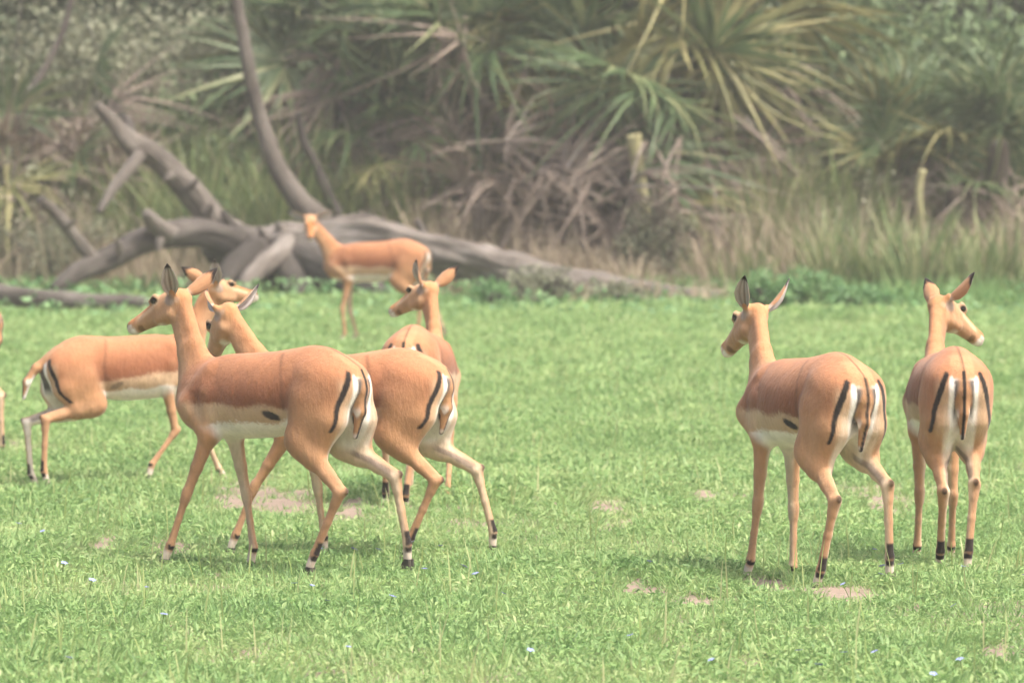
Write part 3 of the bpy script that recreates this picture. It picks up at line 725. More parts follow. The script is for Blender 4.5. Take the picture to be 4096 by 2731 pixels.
def skeleton(q):
    J = {}
    nd = rz(R(q['ny'])) @ ry(-R(q['npi'])) @ np.array([1.0, 0, 0])
    J['poll'] = NECK0 + nd * NLEN; J['nd'] = nd
    J['H'] = rz(R(q['hy'])) @ ry(R(q['hp'])) @ rx(R(q['hr']))
    for n, s, lens, root in (('FL', 1, FLEN, SHO), ('FR', -1, FLEN, SHO), ('HL', 1, HLEN, HIP), ('HR', -1, HLEN, HIP)):
        pts = [root * np.array([1, s, 1])]
        Mx = rx(s * R(q[n][4]))
        for l, a in zip(lens, q[n][:4]):
            pts.append(pts[-1] + Mx @ np.array([math.sin(R(a)) * l, 0, -math.cos(R(a)) * l]))
        J[n] = pts
    return J

def smooth_table(xs, ys, n=400, sig=0.018):
    g = np.linspace(xs[0], xs[-1], n); v = np.interp(g, xs, ys)
    k = int(sig / (g[1] - g[0]) * 3) + 1
    w = np.exp(-0.5 * (np.arange(-k, k + 1) * (g[1] - g[0]) / sig) ** 2); w /= w.sum()
    vp = np.concatenate([2 * v[0] - v[k:0:-1], v, 2 * v[-1] - v[-2:-k - 2:-1]])
    return g, np.convolve(vp, w, 'valid')

def loft_field(st, sig, egg):
    """a signed field of a body lofted along x: stations (x, top, bottom, half width)"""
    st = np.array(st); o = np.argsort(st[:, 0]); st = st[o]
    tb = [smooth_table(st[:, 0], st[:, i], sig=sig) for i in (1, 2, 3)]
    x0, x1 = st[0, 0], st[-1, 0]
    def fn(p):
        x = p[..., 0]
        top = np.interp(x, *tb[0]); bot = np.interp(x, *tb[1]); w = np.maximum(np.interp(x, *tb[2]), 0.004)
        zc = (top + bot) / 2; h = np.maximum((top - bot) / 2, 0.004)
        zr = (p[..., 2] - zc) / h
        we = w * (1 - egg * np.clip(zr, -1.2, 1.2))
        q = np.sqrt((p[..., 1] / we) ** 2 + zr ** 2)
        d = (q - 1) * np.minimum(w, h)
        ex = np.maximum(np.maximum(x0 - x, x - x1), 0)
        return np.maximum(d, 0) * (ex > 0) + np.where(ex > 0, ex, d)
    return fn

def cone_field(a, b, ra, rb):
    a = np.asarray(a, float); b = np.asarray(b, float); ab = b - a; L2 = max(ab @ ab, 1e-9)
    def fn(p):
        d = p - a
        t = np.clip((d @ ab) / L2, 0, 1)
        return np.linalg.norm(d - t[..., None] * ab, axis=-1) - (ra + (rb - ra) * t)
    return fn

TORSO = [(.392, .69, .65, .015), (.368, .74, .59, .055), (.315, .80, .555, .085), (.24, .838, .538, .104), (.15, .860, .530, .120), (.05, .866, .53, .140), (-.08, .874, .538, .147), (-.18, .889, .56, .136),
         (-.27, .905, .60, .118), (-.35, .893, .64, .106), (-.42, .858, .67, .090), (-.465, .815, .69, .062), (-.492, .77, .715, .03)]
HEAD = [(-.045, -.03, -.06, .018), (-.02, .0, -.085, .040), (.02, .012, -.108, .048), (.06, .010, -.118, .050), (.095, .002, -.116, .047), (.13, -.012, -.105, .038), (.165, -.023, -.104, .033), (.20, -.033, -.104, .0295),
        (.235, -.041, -.107, .029), (.258, -.049, -.104, .024), (.272, -.058, -.092, .010)]
torso_f = loft_field(TORSO, 0.02, 0.10)
head_f = loft_field(HEAD, 0.008, -0.06)

def build_fields(q, J):
    """list of (group, bbox lo, bbox hi, field, blend)"""
    out = []
    def add(g, fn, lo, hi, k): out.append((g, np.asarray(lo) - k - .02, np.asarray(hi) + k + .02, fn, k))
    def cone(g, a, b, ra, rb, k):
        a = np.asarray(a, float); b = np.asarray(b, float); m = max(ra, rb)
        add(g, cone_field(a, b, ra, rb), np.minimum(a, b) - m, np.maximum(a, b) + m, k)
    add('torso', torso_f, (-.53, -.17, .5), (.49, .17, .93), .02)
    for n, s in (('FL', 1), ('FR', -1)):
        p = J[n]
        cone('torso', (.19, s * .052, .785), p[0] + np.array([-.005, 0, 0]), .036, .046, .035)
        cone(n, (.17, s * .072, .70), p[1] + np.array([-.01, 0, .02]), .046, .035, .04)
        cone(n, p[0], p[1], .046, .038, .035)
        m = p[1] * .45 + p[2] * .55
        cone(n, p[1], m, .036, .0235, .022)
        cone(n, m, p[2], .0235, .0185, .012)
        cone(n, p[2] * 1.06 - p[3] * .06, p[2] * .88 + p[3] * .12, .0215, .019, .008)
        mm = (p[2] + p[3]) / 2
        cone(n, p[2], mm, .017, .0135, .008); cone(n, mm, p[3], .0135, .0165, .008)
        cone(n, p[3], p[4] * .75 + p[3] * .25, .0178, .0165, .008)
    for n, s in (('HL', 1), ('HR', -1)):
        p = J[n]
        hip2 = np.array([-.305, s * .054, .775])
        cone('torso' if 0 else n, hip2, p[1] * .35 + hip2 * .65, .068, .070, .045)
        cone(n, p[1] * .35 + hip2 * .65, p[1], .070, .047, .035)
        gl = p[1] * .62 + p[2] * .38
        isch = np.array([-.43, s * .050, .765])
        cone(n, isch, (isch + gl) / 2 + np.array([-.012, 0, 0]), .050, .054, .08)
        cone(n, hip2 + np.array([-.05, 0, -.03]), gl * .5 + p[1] * .5, .062, .046, .08)
        cone(n, (isch + gl) / 2 + np.array([-.012, 0, 0]), gl, .054, .034, .04)
        cone(n, p[1], gl, .049, .038, .04)
        g2 = p[1] * .3 + p[2] * .7
        cone(n, gl, g2, .038, .025, .02)
        cone(n, g2, p[2], .025, .0215, .015)
        e = (p[2] - p[1]) / HLEN[1] - (p[3] - p[2]) / HLEN[2]; e /= np.linalg.norm(e) + 1e-6
        hp = p[2] + e * .026
        bk = gl + e * .030
        cone(n, bk, hp, .014, .010, .012)
        cone(n, hp, p[2], .0125, .020, .012)
        cone(n, p[2], p[2] * .82 + p[3] * .18, .0225, .019, .012)
        mm = (p[2] + p[3]) / 2
        cone(n, p[2], mm, .019, .0155, .01); cone(n, mm, p[3], .0155, .0168, .01)
        cone(n, p[3], p[4] * .75 + p[3] * .25, .018, .0165, .008)
    # neck
    H = J['H']; poll = J['poll']
    bd, bv = poll + H @ np.array([-.014, 0, -.030]), poll + H @ np.array([.035, 0, -.085])
    nd = J['nd']
    d0, v0 = np.array([.235, 0, .77]), np.array([.325, 0, .685])
    md = NECK0 * .62 + poll * .38
    side = bd - bv; side /= np.linalg.norm(side)
    bod = np.array([-.80, 0, .60])
    dm = bod - nd * (bod @ nd); dm /= np.linalg.norm(dm)
    dm = dm * .65 + side * .35; dm /= np.linalg.norm(dm)
    cone('neck', d0, md + dm * .034, .046, .027, .035); cone('neck', md + dm * .034, bd, .027, .028, .02)
    cone('neck', v0, md - dm * .034, .058, .028, .04); cone('neck', md - dm * .034, bv, .028, .027, .02)
    cone('neck', NECK0 + np.array([-.02, 0, -.02]), md, .058, .029, .04)
    cone('neck', md, bd * .5 + bv * .5, .029, .028, .02)
    # head: evaluated in its own frame
    Hi = H.T
    def hf(p): return head_f((p - poll) @ Hi.T)
    add('head', hf, poll - .30, poll + .30, .018)
    for s in (1, -1):
        e = poll + H @ np.array([.085, s * .040, .000]); f2 = poll + H @ np.array([.115, s * .034, -.010])
        cone('head', e, f2, .013, .010, .012)                        # brow
        cone('head', poll + H @ np.array([.045, s * .030, -.085]), poll + H @ np.array([.10, s * .028, -.088]), .024, .018, .02)   # jaw
        cone('head', poll + H @ np.array([.238, s * .014, -.062]), poll + H @ np.array([.252, s * .012, -.064]), .013, .011, .01)   # nostrils
        cone('head', poll + H @ np.array([.002, s * .040, -.014]), poll + H @ np.array([-.004, s * .052, -.004]), .018, .012, .015)   # ear roots
    # tail
    tl = q.get('tail', [(-.462, 0, .80), (-.486, 0, .735), (-.484, 0, .650), (-.458, 0, .550)])
    rr = [.027, .0235, .021, .011]
    for i in range(3): cone('tail', tl[i], tl[i + 1], rr[i], rr[i + 1], .015 if i else .02)
    return out, tl

def grid_mesh(fields, h=0.0072):
    lo = np.min([f[1] for f in fields], 0) - 3 * h; hi = np.max([f[2] for f in fields], 0) + 3 * h
    n = np.ceil((hi - lo) / h).astype(int) + 1
    val = np.full(n, 1.0, np.float32)
    ax = [lo[i] + h * np.arange(n[i]) for i in range(3)]
    for g, a, b, fn, k in fields:
        i0 = np.clip(((a - lo) / h).astype(int), 0, n); i1 = np.clip(((b - lo) / h).astype(int) + 2, 0, n)
        sl = tuple(slice(i0[i], i1[i]) for i in range(3))
        P_ = np.stack(np.meshgrid(*[ax[i][sl[i]] for i in range(3)], indexing='ij'), -1)
        d = fn(P_)
        o = val[sl]
        m = np.maximum(k - np.abs(o - d), 0) / k
        val[sl] = np.minimum(o, d) - m * m * k * 0.25
    # surface nets
    s = val < 0
    c = s[:-1, :-1, :-1].astype(np.int8)
    tot = np.zeros(c.shape, np.int8)
    offs = [(i, j, k) for i in (0, 1) for j in (0, 1) for k in (0, 1)]
    sh = lambda arr, o: arr[o[0]:arr.shape[0] - 1 + o[0], o[1]:arr.shape[1] - 1 + o[1], o[2]:arr.shape[2] - 1 + o[2]]
    for o in offs: tot += sh(s, o)
    act = (tot > 0) & (tot < 8)
    ijk = np.argwhere(act)
    vid = np.full(c.shape, -1, np.int64); vid[act] = np.arange(len(ijk))
    acc = np.zeros((len(ijk), 3)); cnt = np.zeros(len(ijk))
    for o in offs:
        for axn in range(3):
            if o[axn]: continue
            o2 = list(o); o2[axn] = 1
            va = val[ijk[:, 0] + o[0], ijk[:, 1] + o[1], ijk[:, 2] + o[2]]; vb = val[ijk[:, 0] + o2[0], ijk[:, 1] + o2[1], ijk[:, 2] + o2[2]]
            x = (va < 0) != (vb < 0)
            t = np.where(x, va / np.where(x, va - vb, 1), 0)
            pt = np.array(o, float)[None] + t[:, None] * np.eye(3)[axn][None]
            acc += pt * x[:, None]; cnt += x
    V = lo + h * (ijk + acc / cnt[:, None])
    Fs = []
    for axn in range(3):
        a1, a2 = (axn + 1) % 3, (axn + 2) % 3
        o2 = [0, 0, 0]; o2[axn] = 1
        A = s[:s.shape[0] - o2[0], :s.shape[1] - o2[1], :s.shape[2] - o2[2]]; B = s[o2[0]:, o2[1]:, o2[2]:]
        e = np.argwhere(A != B)
        e = e[(e[:, a1] > 0) & (e[:, a2] > 0)]
        inside = s[e[:, 0], e[:, 1], e[:, 2]]
        def cell(d1, d2):
            q = e.copy(); q[:, a1] -= d1; q[:, a2] -= d2
            return vid[q[:, 0], q[:, 1], q[:, 2]]
        quad = np.stack([cell(0, 0), cell(1, 0), cell(1, 1), cell(0, 1)], 1)
        quad[~inside] = quad[~inside][:, ::-1]
        Fs.append(quad)
    Fc = np.concatenate(Fs)
    # light Taubin smoothing
    E = np.concatenate([Fc[:, [0, 1]], Fc[:, [1, 2]], Fc[:, [2, 3]], Fc[:, [3, 0]]])
    deg = np.bincount(E[:, 0], minlength=len(V)) + np.bincount(E[:, 1], minlength=len(V))
    for lam in (0.5, -0.52, 0.5, -0.52):
        S = np.stack([np.bincount(E[:, 0], V[E[:, 1], i], len(V)) + np.bincount(E[:, 1], V[E[:, 0], i], len(V)) for i in range(3)], 1)
        V = V + lam * (S / deg[:, None] - V)
    return V, Fc

def sst(a, b, x):
    t = np.clip((x - a) / (b - a), 0, 1); return t * t * (3 - 2 * t)
def mixc(c, col, w): return c * (1 - w[:, None]) + np.asarray(col)[None] * w[:, None]
def poly_dist(P2, pts):
    d = np.full(len(P2), 9.0)
    for a, b in zip(pts[:-1], pts[1:]):
        a = np.asarray(a, float); b = np.asarray(b, float); ab = b - a
        t = np.clip(((P2 - a) @ ab) / (ab @ ab), 0, 1)
        d = np.minimum(d, np.linalg.norm(P2 - a - t[:, None] * ab, axis=1))
    return d

RUF = (0.37, 0.172, 0.088); SAD = (0.215, 0.085, 0.042); TAN = (0.43, 0.255, 0.145); PALE = (0.50, 0.355, 0.23); WHITE = (0.84, 0.82, 0.78); BLACK = (0.022, 0.018, 0.016); GREY = (0.30, 0.26, 0.23)
def coat(V, fields, J, tl, spot=1.0, tailw=.05):
    grp = {}
    for g, a, b, fn, k in fields:
        d = fn(V); grp[g] = np.minimum(grp.get(g, d * 0 + 9), d)
    x, y, z = V.T; ay = np.abs(y)
    n = len(V)
    hs = np.random.default_rng(3).normal(0, 1, n)
    jit = hs * .0035 + np.sin(x * 31 + z * 17) * .004 + np.sin(z * 43 - x * 23 + y * 11) * .004
    # body: rufous back, dark lower saddle, pale flank, white belly
    c = np.tile(np.array(RUF), (n, 1))
    c = mixc(c, (0.40, 0.195, 0.105), sst(.82, .90, z))
    saddle = sst(-.30, -.22, x) * (1 - sst(.22, .32, x))
    c = mixc(c, SAD, saddle * (1 - sst(.70, .86, z)) * 0.95)
    line = .665 + .02 * x + jit
    lower = 1 - sst(-.012, .012, z - line)
    c = mixc(c, PALE, lower * sst(-.34, -.24, x) * (1 - sst(.25, .35, x)))
    c = mixc(c, TAN, (1 - sst(.66, .80, z)) * (1 - sst(-.34, -.20, x)))
    c = mixc(c, TAN, sst(.24, .36, x) * (1 - sst(.58, .78, z)))
    bel = 1 - sst(-.007, .008, z - (.598 - .03 * sst(.05, .3, x) + .03 * sst(.1, .3, -x) + jit))
    c = mixc(c, WHITE, bel * (1 - sst(.26, .33, x)))
    # dark fold spot before the thigh
    c = mixc(c, BLACK, 1 - sst(.75, 1.1, np.sqrt(((x + .155) / .040) ** 2 + ((z - .635) / .020) ** 2)) if 0 else (1 - sst(.75, 1.1, np.sqrt(((x + .145) / .038) ** 2 + ((z - .630 - (x + .145) * .3) / .018) ** 2) + hs * .04)) * sst(.05, .09, ay) * spot)
    hl = poly_dist(np.stack([x, z], 1), [(-.14, .90), (-.175, .83), (-.20, .75), (-.205, .66)])  # haunch line: fur line together with its shadow, painted into the coat
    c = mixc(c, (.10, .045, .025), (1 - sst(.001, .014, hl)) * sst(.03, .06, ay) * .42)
    # neck
    wn_ = sst(-.012, .02, grp['torso'] - grp['neck'])
    P_ = J['poll']; H = J['H']
    tn = np.clip(((V - NECK0) @ J['nd']) / NLEN, 0, 1)
    back = sst(-.03, .03, (V - (NECK0 + tn[:, None] * (P_ - NECK0))) @ np.array([-.8, 0, .6]))
    nc = mixc(np.tile(np.array(TAN), (n, 1)), (0.43, 0.218, 0.11), back)
    c = mixc(c, nc, wn_)
    # legs
    for k in ('FL', 'FR', 'HL', 'HR'):
        s = 1 if k[1] == 'L' else -1
        p = J[k]
        others = np.minimum(grp['torso'], 9)
        w = sst(-.01, .03, grp['torso'] - grp[k])
        for k2 in ('FL', 'FR', 'HL', 'HR'):
            if k2 != k: w = w * (grp[k] < grp[k2])
        inner = sst(.0, .022, -(s * (y - (np.interp(z, [p[4][2], p[3][2], p[2][2], p[1][2], p[0][2]], [p[4][1], p[3][1], p[2][1], p[1][1], p[0][1]]))))) 
        zt = sst(p[2][2] - .03, p[1][2] + .08, z)
        lc = mixc(np.tile(np.array((0.43, 0.235, 0.12)), (n, 1)), TAN, 1 - zt)
        if k[0] == 'H':
            up = sst(.60, .74, z)
            lc = mixc(lc, RUF, up * 0.9)
            lc = mixc(lc, (0.34, 0.165, 0.08), (1 - up) * sst(-.33, -.22, x) * sst(.45, .6, z) * .6)
        lc = mixc(lc, (0.62, 0.50, 0.37), inner * (1 - sst(.62, .70, z)))
        lc = mixc(lc, WHITE, inner * sst(p[2][2] + .10, p[1][2] + .03, z) * (1 - sst(.66, .72, z)) * .8)
        c = mixc(c, lc, w)
        # grey inner line above the hock, black hock point, black gland tuft, white pastern
        if k[0] == 'H':
            e = (p[2] - p[1]) / HLEN[1] - (p[3] - p[2]) / HLEN[2]; e /= np.linalg.norm(e) + 1e-6
            t = np.clip(((V - p[1]) @ (p[2] - p[1])) / HLEN[1] ** 2, 0, 1)
            q = V - p[1] - t[:, None] * (p[2] - p[1])
            gl = (1 - sst(.006, .014, np.abs(q @ e - .012))) * sst(.25, .4, t) * (1 - sst(.9, 1.0, t)) * inner * w
            c = mixc(c, (.15, .12, .11), gl * .75)
            c = mixc(c, BLACK, (1 - sst(.006, .017, np.linalg.norm((V - (p[2] + e * .036)) * np.array([1, 1, .6]), axis=1))) * .85 * w)
            a = (p[3] - p[2]) / HLEN[2]
            bk = np.array([-1.0, 0, 0]) - a * (-a[0]); bk /= np.linalg.norm(bk)
            al = (V - p[3]) @ a
            rear = sst(.001, .009, (V - p[3]) @ bk)
            c = mixc(c, BLACK, rear * (1 - sst(.024, .032, np.abs(al + .022))) * w * (z < p[2][2]))
        a4 = (p[4] - p[3]) / .08
        al = (V - p[3]) @ a4
        near = (np.linalg.norm(V - p[4], axis=1) < .085) & (w > .3)
        c = mixc(c, (0.62, 0.55, 0.48), near * sst(.012, .035, al))
        if k[0] == 'H': c = mixc(c, BLACK, near * (1 - sst(.009, .014, np.abs(al - .02))) * sst(-.002, .004, -(x - p[3][0] - al * a4[0])))
        else: c = mixc(c, BLACK, near * (1 - sst(.009, .014, np.abs(al - .004))) * sst(.0, .006, -(x - p[3][0] - al * a4[0])))
    # rump: white between the buttock stripes, stripes, line down the croup
    rear = sst(.33, .385, -x)
    yz = np.stack([ay, z], 1)
    c = mixc(c, PALE, rear * sst(-.004, .02, .115 - ay) * (1 - sst(.74, .80, z)) * sst(.50, .6, z) * .8)
    hiw = np.interp(z, [.50, .60, .68, .77, .80], [.056, .052, .058, .058, .050])
    inn = rear * (1 - sst(hiw - .006, hiw + .006, ay)) * (1 - sst(.785, .80, z)) * sst(.48, .52, z)
    c = mixc(c, WHITE, inn * (.80 + .20 * sst(.56, .66, z)))
    c = mixc(c, (.05, .04, .035), sst(.36, .41, -x) * (1 - sst(.036, .043, ay)) * sst(.60, .66, z) * (1 - sst(.77, .79, z)) * .92)  # dark skin round the tail, with the tail's edge shadow painted in
    c = mixc(c, (.41, .23, .12), sst(.36, .40, -x) * (1 - sst(.04, .05, ay)) * sst(.775, .79, z))
    st = poly_dist(yz, [(.066, .800), (.080, .765), (.096, .71), (.110, .65), (.120, .575)])
    wd = np.interp(z, [.58, .66, .74, .80], [.003, .0055, .0078, .006])
    c = mixc(c, BLACK, (1 - sst(wd, wd + .006, st + hs * .0006)) * sst(.325, .355, -x))
    c = mixc(c, (.09, .05, .03), (1 - sst(.002, .006, ay)) * sst(.14, .30, -x) * sst(.78, .80, z) * (1 - wn_) * .8)
    c = mixc(c, SAD, (1 - sst(.004, .012, ay)) * sst(.8, .83, z) * (1 - wn_) * (np.abs(x) < .2) * .4)
    # tail
    wt = (1 - sst(.007, .015, grp['tail'])) * (x < -.435) * (z < .815)
    tc = np.tile(np.array((0.41, 0.23, 0.12)), (n, 1))
    tax = np.asarray(tl[3], float) - np.asarray(tl[1], float)
    ta = np.clip(((V - np.asarray(tl[1], float)) @ tax) / (tax @ tax), 0, 1.2)
    cen = np.asarray(tl[1], float) + ta[:, None] * tax
    ty = np.abs(V[:, 1] - cen[:, 1])
    tc = mixc(tc, WHITE, sst(.017, .022, ty) * sst(.3, .6, ta)); tc = mixc(tc, WHITE, sst(.88, .98, ta) * .6)
    front = (V - cen)[:, 0] > tailw
    tc = mixc(tc, WHITE, front * sst(.15, .35, ta))
    tc = mixc(tc, BLACK, (1 - sst(.005, .009, ty)) * (~front))
    c = mixc(c, tc, wt)
    # head
    hd = (V - P_) @ H
    hx, hy, hz = hd.T; ahy = np.abs(hy)
    wh = sst(-.01, .012, grp['neck'] - grp['head']) * (np.linalg.norm(hd, axis=1) < .34)
    hc = np.tile(np.array((0.44, 0.265, 0.15)), (n, 1))
    hc = mixc(hc, (0.40, 0.175, 0.065), sst(-.03, .0, hz + .022 + .20 * np.clip(hx - .1, 0, 1)) * sst(.06, .10, hx))
    hc = mixc(hc, (0.46, 0.25, 0.12), (1 - sst(-.02, .03, hx)))
    hc = mixc(hc, (0.46, 0.33, 0.215), 1 - sst(.018, .030, np.sqrt((hx - .092) ** 2 + (hz + .012) ** 2) + (ahy < .03) * .05))
    hc = mixc(hc, (0.62, 0.48, 0.34), (1 - sst(.005, .014, np.abs(hz + .035 + .22 * (hx - .1)))) * sst(.09, .11, hx) * (1 - sst(.19, .22, hx)) * sst(.015, .022, ahy) * .6)
    hc = mixc(hc, (.02, .015, .012), 1 - sst(.010, .016, np.sqrt(((hx - .094) / 1.25) ** 2 + (hz + .012) ** 2) + (ahy < .028) * .05))
    hc = mixc(hc, WHITE, (1 - sst(-.112, -.102, hz)) * sst(.07, .11, hx))
    hc = mixc(hc, WHITE, sst(.218, .235, hx) * (1 - sst(-.088, -.078, hz)))
    hc = mixc(hc, WHITE, (1 - sst(.004, .010, np.abs(hz + .072))) * sst(.228, .24, hx) * .7)
    hc = mixc(hc, (.16, .09, .04), (1 - sst(.010, .018, np.sqrt((hx - .20) ** 2 + (hz + .094) ** 2))) * .8)
    hc = mixc(hc, (.55, .50, .46), sst(.242, .254, hx) * (1 - sst(-.074, -.066, hz)) * .7)
    hc = mixc(hc, (.05, .04, .035), sst(.258, .266, hx) * sst(-.076, -.070, hz))
    hc = mixc(hc, (.03, .025, .02), (1 - sst(.003, .007, np.sqrt((hx - .258) ** 2 + (hz + .060) ** 2))) * (ahy > .008))
    hc = mixc(hc, GREY, (1 - sst(.016, .030, np.sqrt((hx - .02) ** 2 + (hz + .035) ** 2))) * sst(.035, .042, ahy) * .8)
    hc = mixc(hc, WHITE, (1 - sst(.008, .016, np.sqrt((hx + .012) ** 2 + (hz + .045) ** 2))) * sst(.025, .035, ahy) * .15)
    c = mixc(c, hc, wh)
    w = np.clip((.52 - c[:, 2]) / .25, 0, 1)[:, None]
    return c * (1 - w * (1 - np.array([.985, .945, .90])))

def ear_mesh():
    """a leaf-shaped cupped ear along +z, opening towards +x; base at the origin, 0.155 long"""
    nu, nw = 13, 9
    t = np.linspace(0, 1, nu); w = np.linspace(-1, 1, nw)
    half = np.interp(t, [0, .08, .25, .5, .75, .92, 1], [.013, .017, .028, .033, .024, .010, .002])
    V, C = [], []
    for layer, off in ((0, 0.0), (1, -.0035)):
        for i in range(nu):
            cup = np.interp(t[i], [0, .3, .7, 1], [1.45, 1.15, .75, .4])
            for j in range(nw):
                a = w[j] * cup
                rr = half[i] / max(math.sin(cup), .35) if cup < 1.57 else half[i]
                V.append(((1 - math.cos(a)) * rr + off * math.cos(a) + .006 * math.sin(t[i] * 3), math.sin(a) * rr + off * math.sin(a) * 0, t[i] * .155))
                if layer == 0:
                    base = np.array((.46, .43, .41)); dk = np.array((.13, .095, .085))
                    k = .8 * math.exp(-((abs(w[j]) - .0) / .16) ** 2) + .55 * math.exp(-((abs(w[j]) - .5) / .10) ** 2)
                    col = base * (1 - k) + dk * k
                    if abs(w[j]) > .8: col = np.array((.55, .50, .46))
                    tip = min(max((t[i] - .82) / .08, 0), 1); col = col * (1 - tip) + np.array(BLACK) * tip
                else:
                    col = np.array((.40, .215, .11)) * (.75 + .5 * t[i])
                    tip = min(max((t[i] - .64 - .16 * (1 - abs(w[j]))) / .06, 0), 1); col = col * (1 - tip) + np.array(BLACK) * tip
                    if t[i] < .15: col = np.array((.42, .34, .28))
                C.append(col)
    Fc = []
    o = nu * nw
    for i in range(nu - 1):
        for j in range(nw - 1):
            a = i * nw + j
            Fc.append([a, a + 1, a + nw + 1, a + nw]); Fc.append([o + a, o + a + nw, o + a + nw + 1, o + a + 1])
    for i in range(nu - 1):
        for j in (0, nw - 1):
            a = i * nw + j; q = [a, a + nw, o + a + nw, o + a]
            Fc.append(q if j == 0 else q[::-1])
    for j in range(nw - 1):
        a = (nu - 1) * nw + j; Fc.append([a, a + 1, o + a + 1, o + a])
    return mesh_from("ear", np.array(V), Fc, M["coat"], color=np.array(C))

def hoof_mesh():
    """cloven hoof: two wedge toes, toe towards +x, coronet at the origin, sole below"""
    V, Fc = [], []
    for s in (1, -1):
        o = len(V)
        prof = [(-.018, 0.004), (.006, .006), (.020, -.010), (.034, -.036), (.036, -.041), (-.014, -.041), (-.020, -.025)]
        for yy, sc_ in ((.0025, .95), (.010, 1.0), (.0185, .82)):
            for px, pz in prof: V.append((px * sc_ - .002, s * yy, pz if pz < -.03 else pz * (1 if sc_ > .9 else .9)))
        k = len(prof)
        for a in range(2):
            for j in range(k):
                q = [o + a * k + j, o + a * k + (j + 1) % k, o + (a + 1) * k + (j + 1) % k, o + (a + 1) * k + j]
                Fc.append(q if s < 0 else q[::-1])
        e0 = [o + j for j in range(k)]; e1 = [o + 2 * k + j for j in range(k)]
        Fc.append(e0[::-1] if s < 0 else e0); Fc.append(e1 if s < 0 else e1[::-1])
    return mesh_from("hoof", np.array(V), Fc, M["hoof"], smooth=False)

def eye_mesh():
    import bmesh
    bm = bmesh.new(); bmesh.ops.create_uvsphere(bm, u_segments=16, v_segments=10, radius=.0145)
    me = bpy.data.meshes.new("eye"); bm.to_mesh(me); bm.free()
    me.polygons.foreach_set("use_smooth", np.ones(len(me.polygons), dtype=bool)); me.materials.append(M["eye"])
    return me
EAR, HOOF, EYE = ear_mesh(), hoof_mesh(), eye_mesh()

def frame_m(x, z):
    """matrix whose z axis is z and whose x axis is near x"""
    z = z / np.linalg.norm(z); x = x - z * (x @ z); x = x / np.linalg.norm(x); y = np.cross(z, x)
    return np.stack([x, y, z], 1)

def antelope(q, label):
    J = skeleton(q)
    fields, tl = build_fields(q, J)
    V, Fc = grid_mesh(fields)
    tone = 1.0 + 0.07 * math.sin(q['X'] * 7.3 + q['Y'])
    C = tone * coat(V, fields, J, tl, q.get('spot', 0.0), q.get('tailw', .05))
    Pm = ry(R(q['pitch'])); piv = np.array([0, 0, .75])
    tr = lambda p: (np.asarray(p) - piv) @ Pm.T + piv
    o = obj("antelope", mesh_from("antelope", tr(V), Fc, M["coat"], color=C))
    o.location = (q['X'], q['Y'], q['dz']); o.rotation_euler = (0, 0, R(q['yaw'])); o.scale = (q['scale'],) * 3
    tag(o, label, "antelope", "herd of antelopes on the grass")
    def part(name, me, p, rot, sc_=1.0):
        c = obj(name, me, o)
        Mx = np.eye(4); Mx[:3, :3] = (Pm @ rot) * sc_; Mx[:3, 3] = tr(p)
        c.matrix_basis = Matrix(Mx.tolist())
        return c
    P_, H = J['poll'], J['H']
    for s, k in ((1, 'L'), (-1, 'R')):
        part("eye", EYE, P_ + H @ np.array([.094, s * .0365, -.011]), H @ np.diag([1.2, .8, .95]))
        a, e = R(q['ear' + k][0]), R(q['ear' + k][1])
        ax = H @ np.array([math.cos(e) * math.cos(a), math.cos(e) * math.sin(a), math.sin(e)])
        fa = R(q['earf'][0 if s > 0 else 1]) if 'earf' in q else s * R(75)
        face = H @ np.array([math.cos(fa), math.sin(fa), -.1])
        part("ear", EAR, P_ + H @ np.array([.0, s * .045, -.012]), frame_m(face, ax), 1.06)
    for n in ('FL', 'FR', 'HL', 'HR'):
        p3, p4 = J[n][3], J[n][4]
        ax = p3 - p4; ax /= np.linalg.norm(ax)
        fw = np.array([1.0, 0, 0])
        up = np.array([0, 0, 1.0]) * .75 + ax * .25 if not q.get('lift', '') == n else ax
        part("hoof", HOOF, p4 + ax * .016, frame_m(fw, up), 0.98)
    return o

